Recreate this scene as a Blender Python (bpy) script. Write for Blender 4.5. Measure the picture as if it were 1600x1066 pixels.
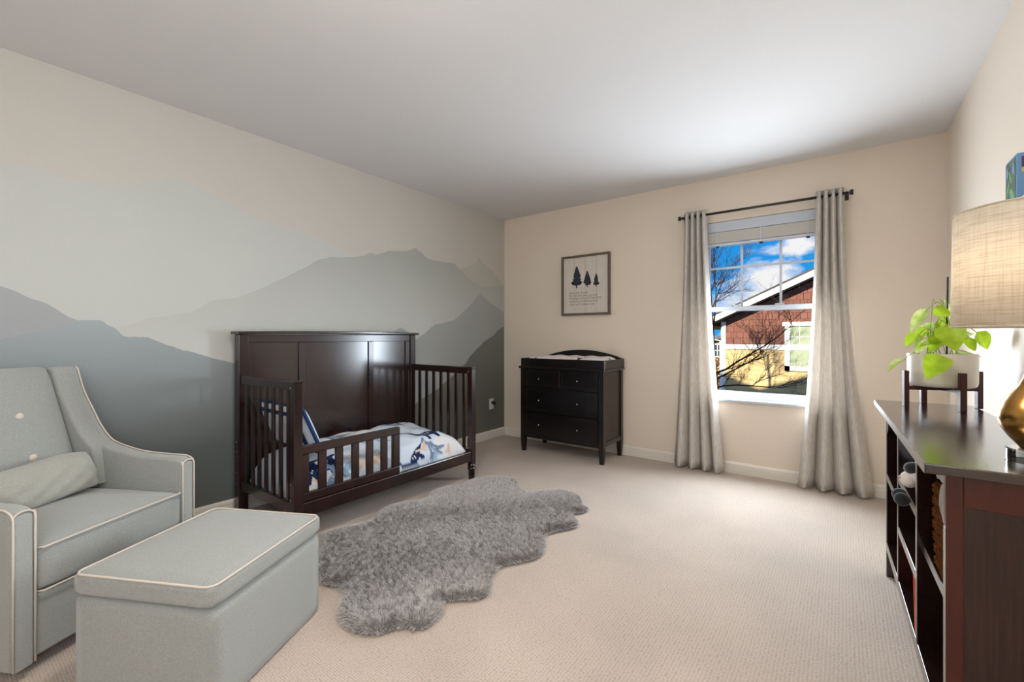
import bpy, bmesh, math, random
import numpy as np
from mathutils import Matrix, Vector

for o in list(bpy.data.objects):
    bpy.data.objects.remove(o, do_unlink=True)
S = bpy.context.scene
COL = S.collection
rnd = random.Random(7)

# ------------------------------------------------------------------ camera
TH = math.radians(36.85)
CAM = Vector((3.09, 0.0, 1.112))
FPX, PCX, PCY = 690.0, 800.0, 526.5
cd = bpy.data.cameras.new('camera'); cam = bpy.data.objects.new('camera', cd); COL.objects.link(cam)
cd.sensor_width = 36.0; cd.lens = 36.0 * FPX / 1600.0
cd.shift_y = (PCY - 533.0) / 1600.0
cd.clip_start = 0.02; cd.clip_end = 300
cam.location = CAM; cam.rotation_euler = (math.radians(90), 0, TH)
S.camera = cam

# ------------------------------------------------------------------ exposure
S.view_settings.view_transform = 'Standard'
S.view_settings.look = 'None'
S.view_settings.exposure = 0.40
S.view_settings.gamma = 1.0
S.view_settings.use_curve_mapping = False

# ------------------------------------------------------------------ sky with clouds
def build_world():
    w = bpy.data.worlds.new('sky'); S.world = w; w.use_nodes = True
    nt = w.node_tree; nt.nodes.clear(); L = nt.links.new; N = nt.nodes.new
    out = N('ShaderNodeOutputWorld'); bg = N('ShaderNodeBackground'); L(bg.outputs[0], out.inputs[0])
    tc = N('ShaderNodeTexCoord')
    mp = N('ShaderNodeMapping'); mp.inputs['Scale'].default_value = (1, 1, 1.7)
    mp.inputs['Location'].default_value = SKY_LOC
    L(tc.outputs['Generated'], mp.inputs[0])
    no = N('ShaderNodeTexNoise'); no.inputs['Scale'].default_value = 6.0; no.inputs['Detail'].default_value = 9
    no.inputs['Roughness'].default_value = 0.55; no.inputs['Distortion'].default_value = 0.25
    L(mp.outputs[0], no.inputs[0])
    cr = N('ShaderNodeValToRGB'); cr.color_ramp.elements[0].position = 0.49; cr.color_ramp.elements[1].position = 0.59
    L(no.outputs['Fac'], cr.inputs[0])
    sx = N('ShaderNodeSeparateXYZ'); L(tc.outputs['Generated'], sx.inputs[0])
    g = N('ShaderNodeValToRGB'); e = g.color_ramp.elements
    e[0].position = 0.0; e[0].color = (0.03, 0.36, 0.84, 1); e[1].position = 0.5; e[1].color = (0.0, 0.22, 0.74, 1)
    L(sx.outputs['Z'], g.inputs[0])
    mx = N('ShaderNodeMix'); mx.data_type = 'RGBA'
    L(cr.outputs[0], mx.inputs['Factor']); L(g.outputs[0], mx.inputs[6]); mx.inputs[7].default_value = (0.93, 0.91, 0.92, 1)
    L(mx.outputs[2], bg.inputs[0]); bg.inputs[1].default_value = 0.78
SKY_LOC = (0.35, 0.2, 0.1)
build_world()

# ------------------------------------------------------------------ sun and daylight
def light(name, kind, loc, power, color, rot=None, **k):
    d = bpy.data.lights.new(name, kind); d.energy = power; d.color = color
    for a, v in k.items(): setattr(d, a, v)
    o = bpy.data.objects.new(name, d); COL.objects.link(o); o.location = loc
    if rot: o.rotation_euler = rot
    return o
SUN = Vector((0.12, 1.0, -0.404)).normalized()
so = light('sun', 'SUN', (0, -20, 20), 6.4, (1.0, 0.90, 0.74), angle=0.012)
so.rotation_euler = SUN.to_track_quat('-Z', 'Y').to_euler()
R90 = math.radians(90)
# daylight at the seen window, fill at an unseen one added behind the camera
light('daylight_back_window', 'AREA', (2.5725, 4.022, 1.0), 50, (0.80, 0.90, 1.0), (-R90, 0, 0), shape='RECTANGLE', size=0.84, size_y=0.74, spread=math.radians(168))
light('fill_side_light', 'AREA', (3.70, -0.62, 1.45), 22, (0.92, 0.96, 1.0), (0, R90, 0), shape='RECTANGLE', size=1.35, size_y=1.1)

# ------------------------------------------------------------------ pixel helpers (1600x1066 frame)
RV = Vector((math.cos(TH), math.sin(TH), 0)); FV = Vector((-math.sin(TH), math.cos(TH), 0))
def ray(px, py): return RV * ((px - PCX) / FPX) + FV + Vector((0, 0, (PCY - py) / FPX))
def PX(px, py, **k):
    v = ray(px, py); a, val = list(k.items())[0]
    if a == 'd': return CAM + v * val
    i = 'xyz'.index(a); return CAM + v * ((val - CAM[i]) / v[i])

# ------------------------------------------------------------------ materials
MATS = {}
def srgb(r, g, b):
    f = lambda c: ((c / 255 + 0.055) / 1.055) ** 2.4 if c > 10 else c / 255 / 12.92
    return (f(r), f(g), f(b), 1)
def mat(name, col, rough=0.6, metal=0.0, spec=0.5, coat=0.0, var=None, var_scale=20, stretch=(1, 1, 1), bump=0.0, bump_scale=200, bump_stretch=None, bump_dist=0.002, sheen=0.0, trans=0.0, attr=None, detail=4, emis=None, estr=0.0, subsurf=0.0):
    m = bpy.data.materials.new(name); m.use_nodes = True; MATS[name] = m
    nt = m.node_tree; L = nt.links.new; N = nt.nodes.new
    b = nt.nodes['Principled BSDF']; out = nt.nodes['Material Output']
    b.inputs['Base Color'].default_value = col; b.inputs['Roughness'].default_value = rough
    b.inputs['Metallic'].default_value = metal; b.inputs['Specular IOR Level'].default_value = spec
    b.inputs['Coat Weight'].default_value = coat; b.inputs['Coat Roughness'].default_value = 0.15
    b.inputs['Sheen Weight'].default_value = sheen
    if emis: b.inputs['Emission Color'].default_value = emis; b.inputs['Emission Strength'].default_value = estr
    tc = None
    if var or bump: tc = N('ShaderNodeTexCoord')
    csock = None
    if attr:
        a = N('ShaderNodeAttribute'); a.attribute_name = attr; csock = a.outputs['Color']; L(csock, b.inputs['Base Color'])
    if var:
        mp = N('ShaderNodeMapping'); mp.inputs['Scale'].default_value = stretch; L(tc.outputs['Object'], mp.inputs[0])
        no = N('ShaderNodeTexNoise'); no.inputs['Scale'].default_value = var_scale; no.inputs['Detail'].default_value = detail
        L(mp.outputs[0], no.inputs[0])
        cr = N('ShaderNodeValToRGB'); cr.color_ramp.elements[0].position = 0.35; cr.color_ramp.elements[1].position = 0.65
        cr.color_ramp.elements[0].color = col; cr.color_ramp.elements[1].color = var
        L(no.outputs['Fac'], cr.inputs[0]); csock = cr.outputs[0]; L(csock, b.inputs['Base Color'])
    if bump:
        mp2 = N('ShaderNodeMapping'); mp2.inputs['Scale'].default_value = bump_stretch or (1, 1, 1); L(tc.outputs['Object'], mp2.inputs[0])
        n2 = N('ShaderNodeTexNoise'); n2.inputs['Scale'].default_value = bump_scale; n2.inputs['Detail'].default_value = 2
        L(mp2.outputs[0], n2.inputs[0])
        bp = N('ShaderNodeBump'); bp.inputs['Strength'].default_value = bump; bp.inputs['Distance'].default_value = bump_dist
        L(n2.outputs['Fac'], bp.inputs['Height']); L(bp.outputs[0], b.inputs['Normal'])
    if trans:
        tr = N('ShaderNodeBsdfTranslucent'); mx = N('ShaderNodeMixShader'); mx.inputs[0].default_value = trans
        if csock: L(csock, tr.inputs[0])
        else: tr.inputs[0].default_value = col
        L(b.outputs[0], mx.inputs[1]); L(tr.outputs[0], mx.inputs[2]); L(mx.outputs[0], out.inputs[0])
    return m
WB = dict(bump=0.35, bump_scale=90, bump_dist=0.004)
mat('wall_paint', srgb(233, 220, 204), 0.55, spec=0.3, **WB)
mat('ceiling_paint', srgb(220, 218, 217), 0.8, spec=0.2, bump=0.3, bump_scale=120, bump_dist=0.003)
mat('mural_sky', srgb(193, 189, 181), 0.5, spec=0.35, **WB)
mat('trim_white', srgb(232, 226, 216), 0.35)
mat('vinyl_white', srgb(200, 208, 220), 0.3)
mat('blind_white', srgb(232, 228, 222), 0.5, trans=0.25)
mat('espresso', srgb(26, 12, 12), 0.24, coat=0.3, var=srgb(44, 20, 18), var_scale=5, stretch=(3, 3, 0.6), detail=8)
mat('espresso_panel', srgb(28, 15, 13), 0.20, coat=0.4, var=srgb(48, 25, 19), var_scale=4, stretch=(2, 2, 1.2), detail=10)
mat('espresso_dark', srgb(11, 6, 7), 0.28, coat=0.15, var=srgb(16, 9, 9), var_scale=6, stretch=(0.6, 2, 3), detail=6)
mat('dresser_side', srgb(38, 24, 17), 0.35, var=srgb(46, 30, 21), var_scale=6, stretch=(3, 3, 0.5))
mat('shelf_top', srgb(40, 27, 23), 0.17, spec=1.0, coat=0.5, var=srgb(44, 28, 23), var_scale=26, stretch=(6, 0.35, 1), detail=6, bump=0.25, bump_scale=60, bump_stretch=(5, 0.3, 1), bump_dist=0.001)
mat('shelf_body', srgb(24, 13, 12), 0.12, spec=0.8, var=srgb(36, 20, 17), var_scale=20, stretch=(4, 4, 0.4), detail=6)
mat('shelf_edge_sheen', srgb(124, 116, 111), 0.25, spec=0.6)  # grey stands in for the grazing sheen on dark front edges
mat('shelf_side_frame', srgb(66, 24, 18), 0.35, var=srgb(78, 30, 22), var_scale=12, stretch=(3, 3, 0.5))
mat('shelf_side_panel', srgb(40, 24, 20), 0.4, var=srgb(58, 36, 30), var_scale=24, stretch=(6, 6, 0.3), detail=8)
mat('stand_wood', srgb(58, 24, 19), 0.4, var=srgb(80, 36, 27), var_scale=20, stretch=(4, 4, 0.5))
mat('knob_metal', srgb(170, 165, 160), 0.25, metal=1)
mat('rod_metal', srgb(70, 64, 60), 0.35, metal=0.8)
mat('dark_metal', srgb(40, 36, 34), 0.4, metal=0.6)
mat('grey_fabric', srgb(146, 149, 145), 0.9, spec=0.2, sheen=0.3, var=srgb(161, 164, 160), var_scale=260, bump=0.5, bump_scale=500, bump_dist=0.001)
mat('piping', srgb(208, 198, 186), 0.8, spec=0.2)
mat('lumbar_fabric', srgb(152, 152, 143), 0.9, spec=0.2, sheen=0.3, var=srgb(166, 166, 157), var_scale=260, bump=0.4, bump_scale=400, bump_dist=0.001)
mat('curtain_linen', srgb(208, 201, 193), 0.9, spec=0.1, var=srgb(230, 224, 217), var_scale=60, stretch=(3, 3, 0.35), trans=0.22, bump=0.4, bump_scale=300, bump_dist=0.001)
mat('rug_hide', srgb(128, 122, 118), 1.0, spec=0.05)
mat('rug_pile', srgb(128, 124, 122), 0.85, spec=0.15, attr='tone')
mat('bedding', srgb(215, 222, 232), 0.9, spec=0.15, attr='print', bump=0.3, bump_scale=25, bump_dist=0.004)
mat('sheet_white', srgb(222, 220, 218), 0.9, spec=0.15)
mat('pad_print', srgb(225, 218, 214), 0.9, spec=0.15, attr='print')
mat('navy_fabric', srgb(38, 62, 108), 0.9, spec=0.15)
mat('pillow_white', srgb(214, 220, 230), 0.9, spec=0.15, var=srgb(198, 207, 222), var_scale=14)
mat('outlet_plastic', srgb(226, 219, 208), 0.4)
mat('black_plastic', srgb(22, 21, 22), 0.45)
mat('art_frame', srgb(112, 96, 84), 0.6, var=srgb(98, 84, 73), var_scale=40, stretch=(1, 1, 1))
mat('art_board', srgb(222, 214, 204), 0.8, var=srgb(214, 205, 194), var_scale=30, stretch=(4, 1, 0.4))
mat('art_ink', srgb(62, 66, 72), 0.9, spec=0.1)
mat('art_text', srgb(140, 132, 124), 0.9, spec=0.1)
mat('pot_ceramic', srgb(232, 224, 214), 0.35)
mat('soil', srgb(70, 52, 40), 1.0, var=srgb(110, 86, 66), var_scale=90)
mat('leaf', srgb(158, 192, 24), 0.4, var=srgb(184, 212, 52), var_scale=30, trans=0.35)
mat('leaf_pale', srgb(166, 196, 80), 0.4, var=srgb(216, 224, 150), var_scale=40, trans=0.35)
mat('stem', srgb(150, 170, 70), 0.5)
mat('brass', srgb(196, 146, 78), 0.24, metal=1.0)
mat('basket', srgb(92, 54, 28), 1.0, spec=0.0, var=srgb(50, 28, 15), var_scale=90, bump=0.8, bump_scale=90, bump_dist=0.006)
mat('plush_white', srgb(226, 218, 214), 1.0, sheen=0.4, bump=0.6, bump_scale=250, bump_dist=0.003)
mat('plush_black', srgb(26, 28, 34), 1.0, sheen=0.4, bump=0.6, bump_scale=250, bump_dist=0.003)
mat('plush_pink', srgb(214, 150, 142), 1.0, sheen=0.3)
mat('book_orange', srgb(214, 96, 36), 0.5, var=srgb(198, 52, 36), var_scale=9)
mat('book_pages', srgb(220, 212, 200), 0.8)
mat('box_blue', srgb(112, 158, 204), 0.5)
mat('box_art', srgb(44, 72, 92), 0.5, var=srgb(92, 120, 78), var_scale=26, detail=2)
mat('box_leaf', srgb(112, 164, 104), 0.5)
mat('box_purple', srgb(86, 62, 118), 0.5)
mat('box_yellow', srgb(214, 200, 90), 0.5)
mat('vase_white', srgb(232, 228, 222), 0.35)
mat('door_white', srgb(226, 222, 214), 0.4)
# outside
mat('house_shingle', srgb(150, 92, 74), 0.9, spec=0.1, var=srgb(128, 74, 60), var_scale=7, stretch=(3, 3, 1))
mat('house_tan', srgb(206, 178, 128), 0.9, spec=0.1)
mat('house_trim', srgb(238, 236, 230), 0.7)
mat('house_soffit', srgb(90, 92, 96), 0.8)
mat('house_blind', srgb(150, 160, 130), 0.6)
mat('house_roofing', srgb(96, 90, 86), 0.95, spec=0.1, var=srgb(76, 72, 70), var_scale=12)
mat('far_tan', srgb(190, 168, 108), 0.9)
mat('far_glass', srgb(54, 64, 76), 0.2)
mat('bark', srgb(64, 50, 44), 0.95, spec=0.1)
mat('shrub_leaf', srgb(132, 84, 46), 0.9, var=srgb(84, 52, 32), var_scale=9)
mat('ground', srgb(128, 116, 92), 1.0, spec=0.05, var=srgb(104, 96, 74), var_scale=2)

def carpet_mat():
    m = bpy.data.materials.new('carpet'); m.use_nodes = True; MATS['carpet'] = m
    nt = m.node_tree; L = nt.links.new; N = nt.nodes.new; b = nt.nodes['Principled BSDF']
    b.inputs['Roughness'].default_value = 1.0; b.inputs['Specular IOR Level'].default_value = 0.08; b.inputs['Sheen Weight'].default_value = 0.15
    tc = N('ShaderNodeTexCoord'); mp = N('ShaderNodeMapping'); L(tc.outputs['Object'], mp.inputs[0])
    mp.inputs['Rotation'].default_value = (0, 0, math.radians(0)); mp.inputs['Scale'].default_value = (86, 124, 1)
    vo = N('ShaderNodeTexVoronoi'); vo.inputs['Scale'].default_value = 1.0; vo.inputs['Randomness'].default_value = 0.38; vo.voronoi_dimensions = '2D'
    L(mp.outputs[0], vo.inputs[0])
    no = N('ShaderNodeTexNoise'); no.inputs['Scale'].default_value = 2.2; no.inputs['Detail'].default_value = 3; L(tc.outputs['Object'], no.inputs[0])
    fn = N('ShaderNodeTexNoise'); fn.inputs['Scale'].default_value = 260; fn.inputs['Detail'].default_value = 2; L(tc.outputs['Object'], fn.inputs[0])
    cr = N('ShaderNodeValToRGB'); cr.color_ramp.elements[0].position = 0.15; cr.color_ramp.elements[0].color = srgb(204, 189, 176)
    cr.color_ramp.elements[1].position = 0.75; cr.color_ramp.elements[1].color = srgb(174, 158, 145); L(vo.outputs['Distance'], cr.inputs[0])
    c2 = N('ShaderNodeValToRGB'); c2.color_ramp.elements[0].position = 0.3; c2.color_ramp.elements[0].color = (0.9, 0.9, 0.9, 1)
    c2.color_ramp.elements[1].position = 0.7; c2.color_ramp.elements[1].color = (1.05, 1.04, 1.03, 1); L(no.outputs['Fac'], c2.inputs[0])
    mx = N('ShaderNodeMix'); mx.data_type = 'RGBA'; mx.blend_type = 'MULTIPLY'; mx.inputs['Factor'].default_value = 1
    L(cr.outputs[0], mx.inputs[6]); L(c2.outputs[0], mx.inputs[7]); L(mx.outputs[2], b.inputs['Base Color'])
    ad = N('ShaderNodeMath'); ad.operation = 'MULTIPLY_ADD'; ad.inputs[1].default_value = -1.0; L(vo.outputs['Distance'], ad.inputs[0])
    m2 = N('ShaderNodeMath'); m2.operation = 'MULTIPLY'; m2.inputs[1].default_value = 0.5; L(fn.outputs['Fac'], m2.inputs[0]); L(m2.outputs[0], ad.inputs[2])
    bp = N('ShaderNodeBump'); bp.inputs['Strength'].default_value = 0.6; bp.inputs['Distance'].default_value = 0.004
    L(ad.outputs[0], bp.inputs['Height']); L(bp.outputs[0], b.inputs['Normal'])
carpet_mat()
def glass_mat(name, tint, gloss):
    m = bpy.data.materials.new(name); m.use_nodes = True; MATS[name] = m
    nt = m.node_tree; L = nt.links.new; N = nt.nodes.new; nt.nodes.clear()
    out = N('ShaderNodeOutputMaterial'); t = N('ShaderNodeBsdfTransparent'); t.inputs[0].default_value = tint
    g = N('ShaderNodeBsdfGlossy'); g.inputs['Roughness'].default_value = 0.03
    f = N('ShaderNodeFresnel'); f.inputs[0].default_value = 1.35
    mu = N('ShaderNodeMath'); mu.operation = 'MULTIPLY'; mu.inputs[1].default_value = gloss; L(f.outputs[0], mu.inputs[0])
    mx = N('ShaderNodeMixShader'); L(mu.outputs[0], mx.inputs[0]); L(t.outputs[0], mx.inputs[1]); L(g.outputs[0], mx.inputs[2]); L(mx.outputs[0], out.inputs[0])
glass_mat('window_glass', (0.97, 0.98, 0.98, 1), 0.02)
glass_mat('acrylic', (0.92, 0.94, 0.95, 1), 2.0)
def shade_mat():
    m = bpy.data.materials.new('lamp_linen'); m.use_nodes = True; MATS['lamp_linen'] = m
    nt = m.node_tree; L = nt.links.new; N = nt.nodes.new; nt.nodes.clear()
    out = N('ShaderNodeOutputMaterial'); d = N('ShaderNodeBsdfDiffuse'); t = N('ShaderNodeBsdfTranslucent'); mx = N('ShaderNodeMixShader'); mx.inputs[0].default_value = 0.55
    tc = N('ShaderNodeTexCoord'); col = None
    for sc in ((14, 14, 420), (260, 260, 9)):
        mp = N('ShaderNodeMapping'); mp.inputs['Scale'].default_value = sc; L(tc.outputs['Object'], mp.inputs[0])
        no = N('ShaderNodeTexNoise'); no.inputs['Scale'].default_value = 1.0; no.inputs['Detail'].default_value = 3; L(mp.outputs[0], no.inputs[0])
        cr = N('ShaderNodeValToRGB'); cr.color_ramp.elements[0].position = 0.3; cr.color_ramp.elements[0].color = (0.78, 0.72, 0.62, 1)
        cr.color_ramp.elements[1].position = 0.55; cr.color_ramp.elements[1].color = (0.96, 0.93, 0.87, 1); L(no.outputs['Fac'], cr.inputs[0])
        if col is None: col = cr.outputs[0]
        else:
            mm = N('ShaderNodeMix'); mm.data_type = 'RGBA'; mm.blend_type = 'MULTIPLY'; mm.inputs['Factor'].default_value = 0.6
            L(col, mm.inputs[6]); L(cr.outputs[0], mm.inputs[7]); col = mm.outputs[2]
    L(col, d.inputs[0]); L(col, t.inputs[0]); L(d.outputs[0], mx.inputs[1]); L(t.outputs[0], mx.inputs[2]); L(mx.outputs[0], out.inputs[0])
shade_mat()
def emit_mat(name, col, s):
    m = bpy.data.materials.new(name); m.use_nodes = True; MATS[name] = m
    nt = m.node_tree; nt.nodes.clear(); out = nt.nodes.new('ShaderNodeOutputMaterial'); e = nt.nodes.new('ShaderNodeEmission')
    e.inputs[0].default_value = col; e.inputs[1].default_value = s; nt.links.new(e.outputs[0], out.inputs[0])
DOME_STRENGTH = 70.0
emit_mat('fill_dome_glow', (1.0, 0.95, 0.88, 1), DOME_STRENGTH)  # glow of the unseen dome added as fill light
emit_mat('bulb', (1.0, 0.78, 0.54, 1), 5.0)
def brick_mat(name, c1, c2, cm, scale, bw, rh, mortar):
    m = bpy.data.materials.new(name); m.use_nodes = True; MATS[name] = m
    nt = m.node_tree; L = nt.links.new; N = nt.nodes.new; b = nt.nodes['Principled BSDF']; b.inputs['Roughness'].default_value = 0.9; b.inputs['Specular IOR Level'].default_value = 0.1
    tc = N('ShaderNodeTexCoord'); mp = N('ShaderNodeMapping'); mp.inputs['Rotation'].default_value = (-R90, 0, 0); L(tc.outputs['Object'], mp.inputs[0])
    br = N('ShaderNodeTexBrick'); br.inputs['Color1'].default_value = c1; br.inputs['Color2'].default_value = c2; br.inputs['Mortar'].default_value = cm
    br.inputs['Scale'].default_value = scale; br.inputs['Brick Width'].default_value = bw; br.inputs['Row Height'].default_value = rh; br.inputs['Mortar Size'].default_value = mortar
    L(mp.outputs[0], br.inputs[0]); L(br.outputs[0], b.inputs['Base Color'])
brick_mat('shingle_siding', srgb(134, 92, 80), srgb(120, 82, 72), srgb(84, 56, 50), 1.0, 0.16, 0.17, 0.006)

# ------------------------------------------------------------------ object helpers
ROOTM = {}
def meta(o, label=None, cat=None, group=None, kind=None):
    if label: o['label'] = label
    if cat: o['category'] = cat
    if group: o['group'] = group
    if kind: o['kind'] = kind
    return o
def thing(name, label, cat, loc=(0, 0, 0), rotz=0.0, group=None):
    o = bpy.data.objects.new(name, None); COL.objects.link(o); o.location = loc; o.rotation_euler = (0, 0, rotz)
    o.empty_display_size = 0.05
    ROOTM[o] = Matrix.Translation(Vector(loc)) @ Matrix.Rotation(rotz, 4, 'Z')
    return meta(o, label, cat, group)
def obj(name, bm, m, parent=None, local=False, smooth=False, label=None):
    """bm: bmesh or mesh in world coordinates (local=True: in the root thing's own frame)."""
    if isinstance(bm, bmesh.types.BMesh):
        me = bpy.data.meshes.new(name); bm.normal_update(); bm.to_mesh(me); bm.free()
    else: me = bm
    me.name = name
    if m: me.materials.append(MATS[m] if isinstance(m, str) else m)
    if smooth:
        for p in me.polygons: p.use_smooth = True
    o = bpy.data.objects.new(name, me); COL.objects.link(o)
    if parent is not None:
        M = ROOTM.get(parent, Matrix.Identity(4)); ROOTM[o] = M
        if not local: me.transform(M.inverted())
        o.parent = parent
    if label: o['label'] = label
    return o
def single(name, bm, m, label, cat, loc, group=None, smooth=False):
    """a one-mesh thing: world-coordinate mesh re-centred on loc"""
    o = obj(name, bm, m, smooth=smooth); o.data.transform(Matrix.Translation(-Vector(loc))); o.location = loc
    return meta(o, label, cat, group)
def struct(name, bm, m, parent=None):
    o = obj(name, bm, m, parent); o['kind'] = 'structure'; return o
def B(): return bmesh.new()
def box(bm, x0, x1, y0, y1, z0, z1, bev=0.0, seg=2, M=None):
    r = bmesh.ops.create_cube(bm, size=1.0); vs = r['verts']
    bmesh.ops.scale(bm, vec=(abs(x1 - x0), abs(y1 - y0), abs(z1 - z0)), verts=vs)
    bmesh.ops.translate(bm, vec=((x0 + x1) / 2, (y0 + y1) / 2, (z0 + z1) / 2), verts=vs)
    if bev > 0:
        es = list({e for v in vs for e in v.link_edges})
        r = bmesh.ops.bevel(bm, geom=es, offset=bev, segments=seg, affect='EDGES', profile=0.5)
        vs = list({v for f in r['faces'] for v in f.verts})
    if M is not None: bmesh.ops.transform(bm, matrix=M, verts=vs)
    return bm
def bx(*a, **k): return box(B(), *a, **k)
def prism(bm, pts, axis, a0, a1, bev=0.0, seg=2):
    """extrude a 2D outline along axis ('x': pts=(y,z), 'y': pts=(x,z), 'z': pts=(x,y))"""
    def co(p, a): return {'x': (a, p[0], p[1]), 'y': (p[0], a, p[1]), 'z': (p[0], p[1], a)}[axis]
    v0 = [bm.verts.new(co(p, a0)) for p in pts]; v1 = [bm.verts.new(co(p, a1)) for p in pts]
    n = len(pts); f0 = bm.faces.new(v0); f1 = bm.faces.new(v1[::-1])
    for i in range(n): bm.faces.new((v0[i], v1[i], v1[(i + 1) % n], v0[(i + 1) % n]))
    bmesh.ops.recalc_face_normals(bm, faces=bm.faces[:])
    if bev > 0:
        es = [e for e in set(f0.edges) | set(f1.edges)]
        bmesh.ops.bevel(bm, geom=es, offset=bev, segments=seg, affect='EDGES', profile=0.5)
    return bm
def tube(bm, pts, r, n=8, closed=False, caps=True):
    pts = [Vector(p) for p in pts]; rs = r if isinstance(r, (list, tuple)) else [r] * len(pts)
    rings = []; N = len(pts); up = None
    for i, p in enumerate(pts):
        if closed: t = (pts[(i + 1) % N] - pts[i - 1])
        else: t = pts[min(i + 1, N - 1)] - pts[max(i - 1, 0)]
        t = t.normalized() if t.length > 1e-9 else Vector((0, 0, 1))
        if up is None:
            up = Vector((0, 0, 1)) if abs(t.z) < 0.9 else Vector((1, 0, 0))
        a = up - t * up.dot(t)
        if a.length < 1e-6: a = t.orthogonal()
        a.normalize(); up = a; b = t.cross(a)
        rings.append([bm.verts.new(p + (a * math.cos(k * 2 * math.pi / n) + b * math.sin(k * 2 * math.pi / n)) * rs[i]) for k in range(n)])
    for i in range(N if closed else N - 1):
        A, C = rings[i], rings[(i + 1) % N]
        for k in range(n): bm.faces.new((A[k], A[(k + 1) % n], C[(k + 1) % n], C[k]))
    if caps and not closed:
        bm.faces.new(rings[0][::-1]); bm.faces.new(rings[-1])
    return bm
def lathe(bm, prof, c, n=32, cap=True):
    rings = [[bm.verts.new((c[0] + r * math.cos(k * 2 * math.pi / n), c[1] + r * math.sin(k * 2 * math.pi / n), c[2] + z)) for k in range(n)] for r, z in prof]
    for A, C in zip(rings, rings[1:]):
        for k in range(n): bm.faces.new((A[k], A[(k + 1) % n], C[(k + 1) % n], C[k]))
    if cap:
        bm.faces.new(rings[0][::-1]); bm.faces.new(rings[-1])
    return bm
def blob(bm, c, rad, M=None, seg=16):
    r = bmesh.ops.create_uvsphere(bm, u_segments=seg, v_segments=seg // 2 + 2, radius=1.0); vs = r['verts']
    bmesh.ops.scale(bm, vec=rad, verts=vs)
    if M is not None: bmesh.ops.transform(bm, matrix=M, verts=vs)
    bmesh.ops.translate(bm, vec=c, verts=vs); return bm
def flat(bm, pts):
    f = bm.faces.new([bm.verts.new(p) for p in pts]); return f
def cushion(x0, x1, y0, y1, z0, z1, r, crown=0.0, seg=4, front_crown=0.0):
    bm = B(); box(bm, x0, x1, y0, y1, z0, z1)
    bmesh.ops.subdivide_edges(bm, edges=bm.edges[:], cuts=9, use_grid_fill=True)
    cx, cy, cz = (x0 + x1) / 2, (y0 + y1) / 2, (z0 + z1) / 2; hx, hy, hz = (x1 - x0) / 2, (y1 - y0) / 2, (z1 - z0) / 2
    for v in bm.verts:                              # round every edge: clamp to the inner box, push out by r
        p = v.co - Vector((cx, cy, cz)); q = Vector((max(-hx + r, min(hx - r, p.x)), max(-hy + r, min(hy - r, p.y)), max(-hz + r, min(hz - r, p.z))))
        # move the grid lines near an edge so that the rounding has vertices
        d = p - q
        if d.length > 1e-9:
            m = max(abs(d.x), abs(d.y), abs(d.z)); d = d.normalized() * m; p = q + d
        u, w = p.x / hx, p.y / hy
        if crown and p.z > 0: p.z += crown * (1 - u * u) * (1 - w * w) * (p.z / hz)
        if front_crown and p.x > 0: p.x += front_crown * (1 - (p.z / hz) ** 2) * (1 - w * w)
        v.co = p + Vector((cx, cy, cz))
    return bm
def spline(pts, n=8, closed=False):
    P_ = [Vector(p) for p in pts]; N = len(P_); out = []
    rng = range(N) if closed else range(N - 1)
    for i in rng:
        g = (lambda k: P_[k % N]) if closed else (lambda k: P_[max(0, min(N - 1, k))])
        a, b, c, d = g(i - 1), g(i), g(i + 1), g(i + 2)
        for k in range(n):
            t = k / n
            out.append(0.5 * ((2 * b) + (c - a) * t + (2 * a - 5 * b + 4 * c - d) * t * t + (3 * b - a - 3 * c + d) * t ** 3))
    if not closed: out.append(P_[-1])
    return out
def round_rect(x0, x1, y0, y1, r, n=6):
    out = []
    for cx, cy, a0 in ((x1 - r, y1 - r, 0), (x0 + r, y1 - r, 90), (x0 + r, y0 + r, 180), (x1 - r, y0 + r, 270)):
        for k in range(n + 1):
            a = math.radians(a0 + 90 * k / n); out.append((cx + r * math.cos(a), cy + r * math.sin(a)))
    return out

# ================================================================== ROOM SHELL
YB, XR, ZC, YF = 3.98, 3.63, 2.44, -1.55
struct('floor', bx(-0.12, XR + 0.12, YF - 0.12, YB + 0.14, -0.25, 0.0), 'carpet')
struct('ceiling', bx(-0.12, XR + 0.12, YF - 0.12, YB + 0.14, ZC, ZC + 0.12), 'ceiling_paint')
wall_left = struct('wall_left', bx(-0.12, 0, YF - 0.12, YB, 0, ZC), 'mural_sky')
WX0, WX1, WZ0, WZ1 = 2.11, 3.035, 0.60, 2.07          # window opening
bm = B()
box(bm, -0.12, WX0, YB, YB + 0.14, 0, ZC); box(bm, WX1, XR + 0.12, YB, YB + 0.14, 0, ZC)
box(bm, WX0, WX1, YB, YB + 0.14, 0, WZ0); box(bm, WX0, WX1, YB, YB + 0.14, WZ1, ZC)
struct('wall_back', bm, 'wall_paint')
bm = B()
box(bm, XR, XR + 0.12, -0.02, YB, 0, ZC); box(bm, XR, XR + 0.12, YF, -1.22, 0, ZC)
box(bm, XR, XR + 0.12, -1.22, -0.02, 0, 0.75); box(bm, XR, XR + 0.12, -1.22, -0.02, 2.15, ZC)
struct('wall_right', bm, 'wall_paint')
struct('wall_front', bx(0, XR + 0.12, YF - 0.12, YF, 0, ZC), 'wall_paint')
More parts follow.
